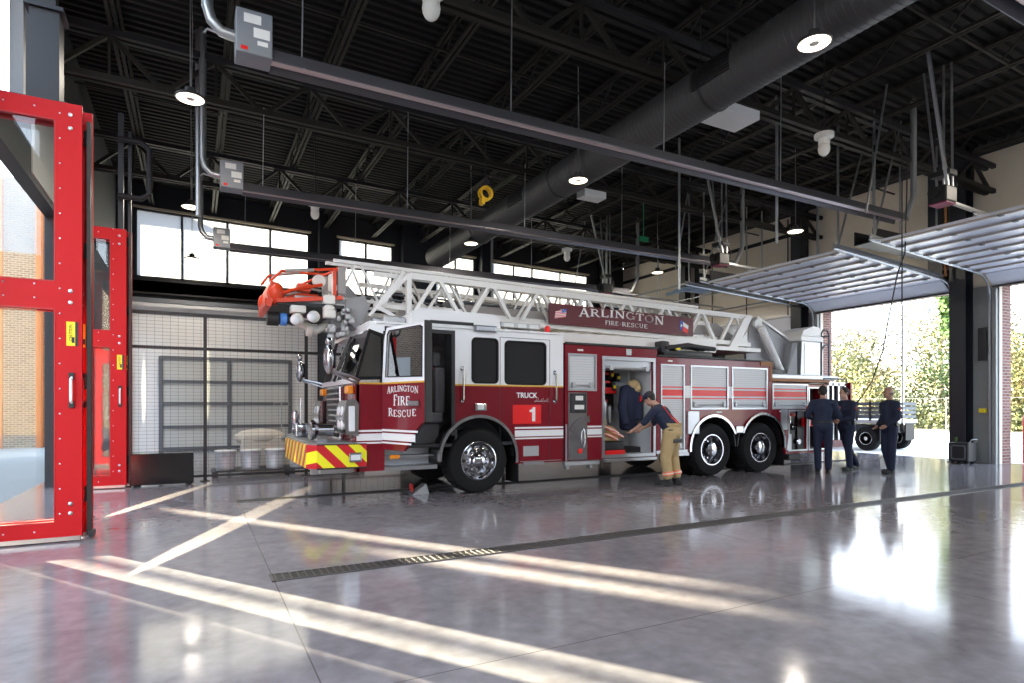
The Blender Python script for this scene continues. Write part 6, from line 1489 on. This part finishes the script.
M['window_grey'] = mat('annex_window_grey', (.3, .32, .34), .4)
struct(MB().plate(rect(-14, -2.6, -.1, 9), [], 'y', -22.3, -22).build('sky_block_wall', 'brick_tan'), 'added unseen brick wall keeping bright sky out of the door glass')  # added out of view to block the sky mirrored in the panes
s = thing('brick_annex', 'tan brick annex with white window strips outside the front doors', 'building', (-5.5, 27, 0))
MB().plate(rect(-9.2, -4.4, -.1, 9.2), [rect(-8.9+1.1*k, -8.2+1.1*k, .9, 3.8) for k in range(3)], 'y', 26, 26.3).box(-9.2, -4.4, 26.3, 30, 9.1, 9.2).box(-9.2, -9.0, 26.3, 30, 0, 9.2).build('annex_wall', 'brick_tan', s)
for k in range(3): MB().box(-8.9+1.1*k, -8.2+1.1*k, 26.2, 26.25, .9, 3.8).build('annex_window', 'window_grey', s)
MB().box(-4.85, -4.65, 25.9, 26.0, -.1, 9.1).box(-6.0, -5.75, 25.9, 26.0, -.1, 9.1).build('annex_pier', 'orange_ext', s)
# ------------------------------------------------------------------ light
w = bpy.data.worlds.new('sky'); bpy.context.scene.world = w; w.use_nodes = True
nt = w.node_tree; bg = nt.nodes['Background']
tc = nt.nodes.new('ShaderNodeTexCoord'); sp = nt.nodes.new('ShaderNodeSeparateXYZ'); cr = nt.nodes.new('ShaderNodeValToRGB')
nt.links.new(tc.outputs['Generated'], sp.inputs[0]); nt.links.new(sp.outputs[2], cr.inputs['Fac'])
cr.color_ramp.elements[0].position = 0.; cr.color_ramp.elements[0].color = (.86, .92, 1, 1)
cr.color_ramp.elements[1].position = .6; cr.color_ramp.elements[1].color = (.62, .78, 1, 1)
nt.links.new(cr.outputs['Color'], bg.inputs['Color']); bg.inputs['Strength'].default_value = SKY
sn = bpy.data.lights.new('sun', 'SUN'); sn.energy = SUN; sn.angle = R(.6); sn.color = (1, .89, .62)
so = bpy.data.objects.new('sun', sn); C.objects.link(so)
el = R(12); d = Vector((.55*math.cos(el), -.835*math.cos(el), -math.sin(el)))
so.rotation_euler = d.to_track_quat('-Z', 'Y').to_euler()
# spots standing in for sun thrown back by the folded door glass
def glint(org, tgt, width, energy, size):
    l = bpy.data.lights.new('reflected_sun_stand_in', 'SPOT'); l.energy = energy; l.color = (1, .88, .58); l.shadow_soft_size = .02
    l.spot_size = R(size); l.spot_blend = .25
    o = bpy.data.objects.new('reflected_sun_stand_in', l); C.objects.link(o); o.location = org
    dd = Vector(tgt)-Vector(org); q = dd.to_track_quat('-Z', 'Y')
    o.rotation_euler = q.to_euler(); o.scale = (width*20/size*1.2, 1., 1.)
    return o
glint((-1.52, 7.98, 3.4), (-.52, 10.42, 0), .12, GL_E, 35)
glint((-1.56, 3.6, 4.1), (.35, 7.8, 0), .11, GL_E*2., 34)
glint((-1.6, 12.75, 2.6), (.36, 21.9, 2.2), .03, GL_E*.8, 16)
glint((-1.75, 12.75, 2.3), (-1.42, 21.9, 1.9), .03, GL_E*.8, 13)

# ------------------------------------------------------------------ camera
cam = bpy.data.cameras.new('camera'); co = bpy.data.objects.new('camera', cam); C.objects.link(co)
cam.sensor_width = 36; cam.lens = 600/1024*36; cam.shift_y = (406-341.5)/1024
co.location = (0, 0, 1.42); co.rotation_euler = (R(90), 0, -R(27.85)); cam.clip_start = .05; cam.clip_end = 300
sc = bpy.context.scene; sc.camera = co
sc.view_settings.view_transform = 'Standard'; sc.view_settings.look = 'None'; sc.view_settings.gamma = 1; sc.view_settings.exposure = EXPO
sc.view_settings.use_curve_mapping = False
sc.cycles.use_denoising = True; sc.cycles.max_bounces = 8; sc.cycles.diffuse_bounces = 4; sc.cycles.glossy_bounces = 4; sc.cycles.transparent_max_bounces = 12
sc.cycles.sample_clamp_indirect = 6; sc.cycles.caustics_reflective = False; sc.cycles.caustics_refractive = False
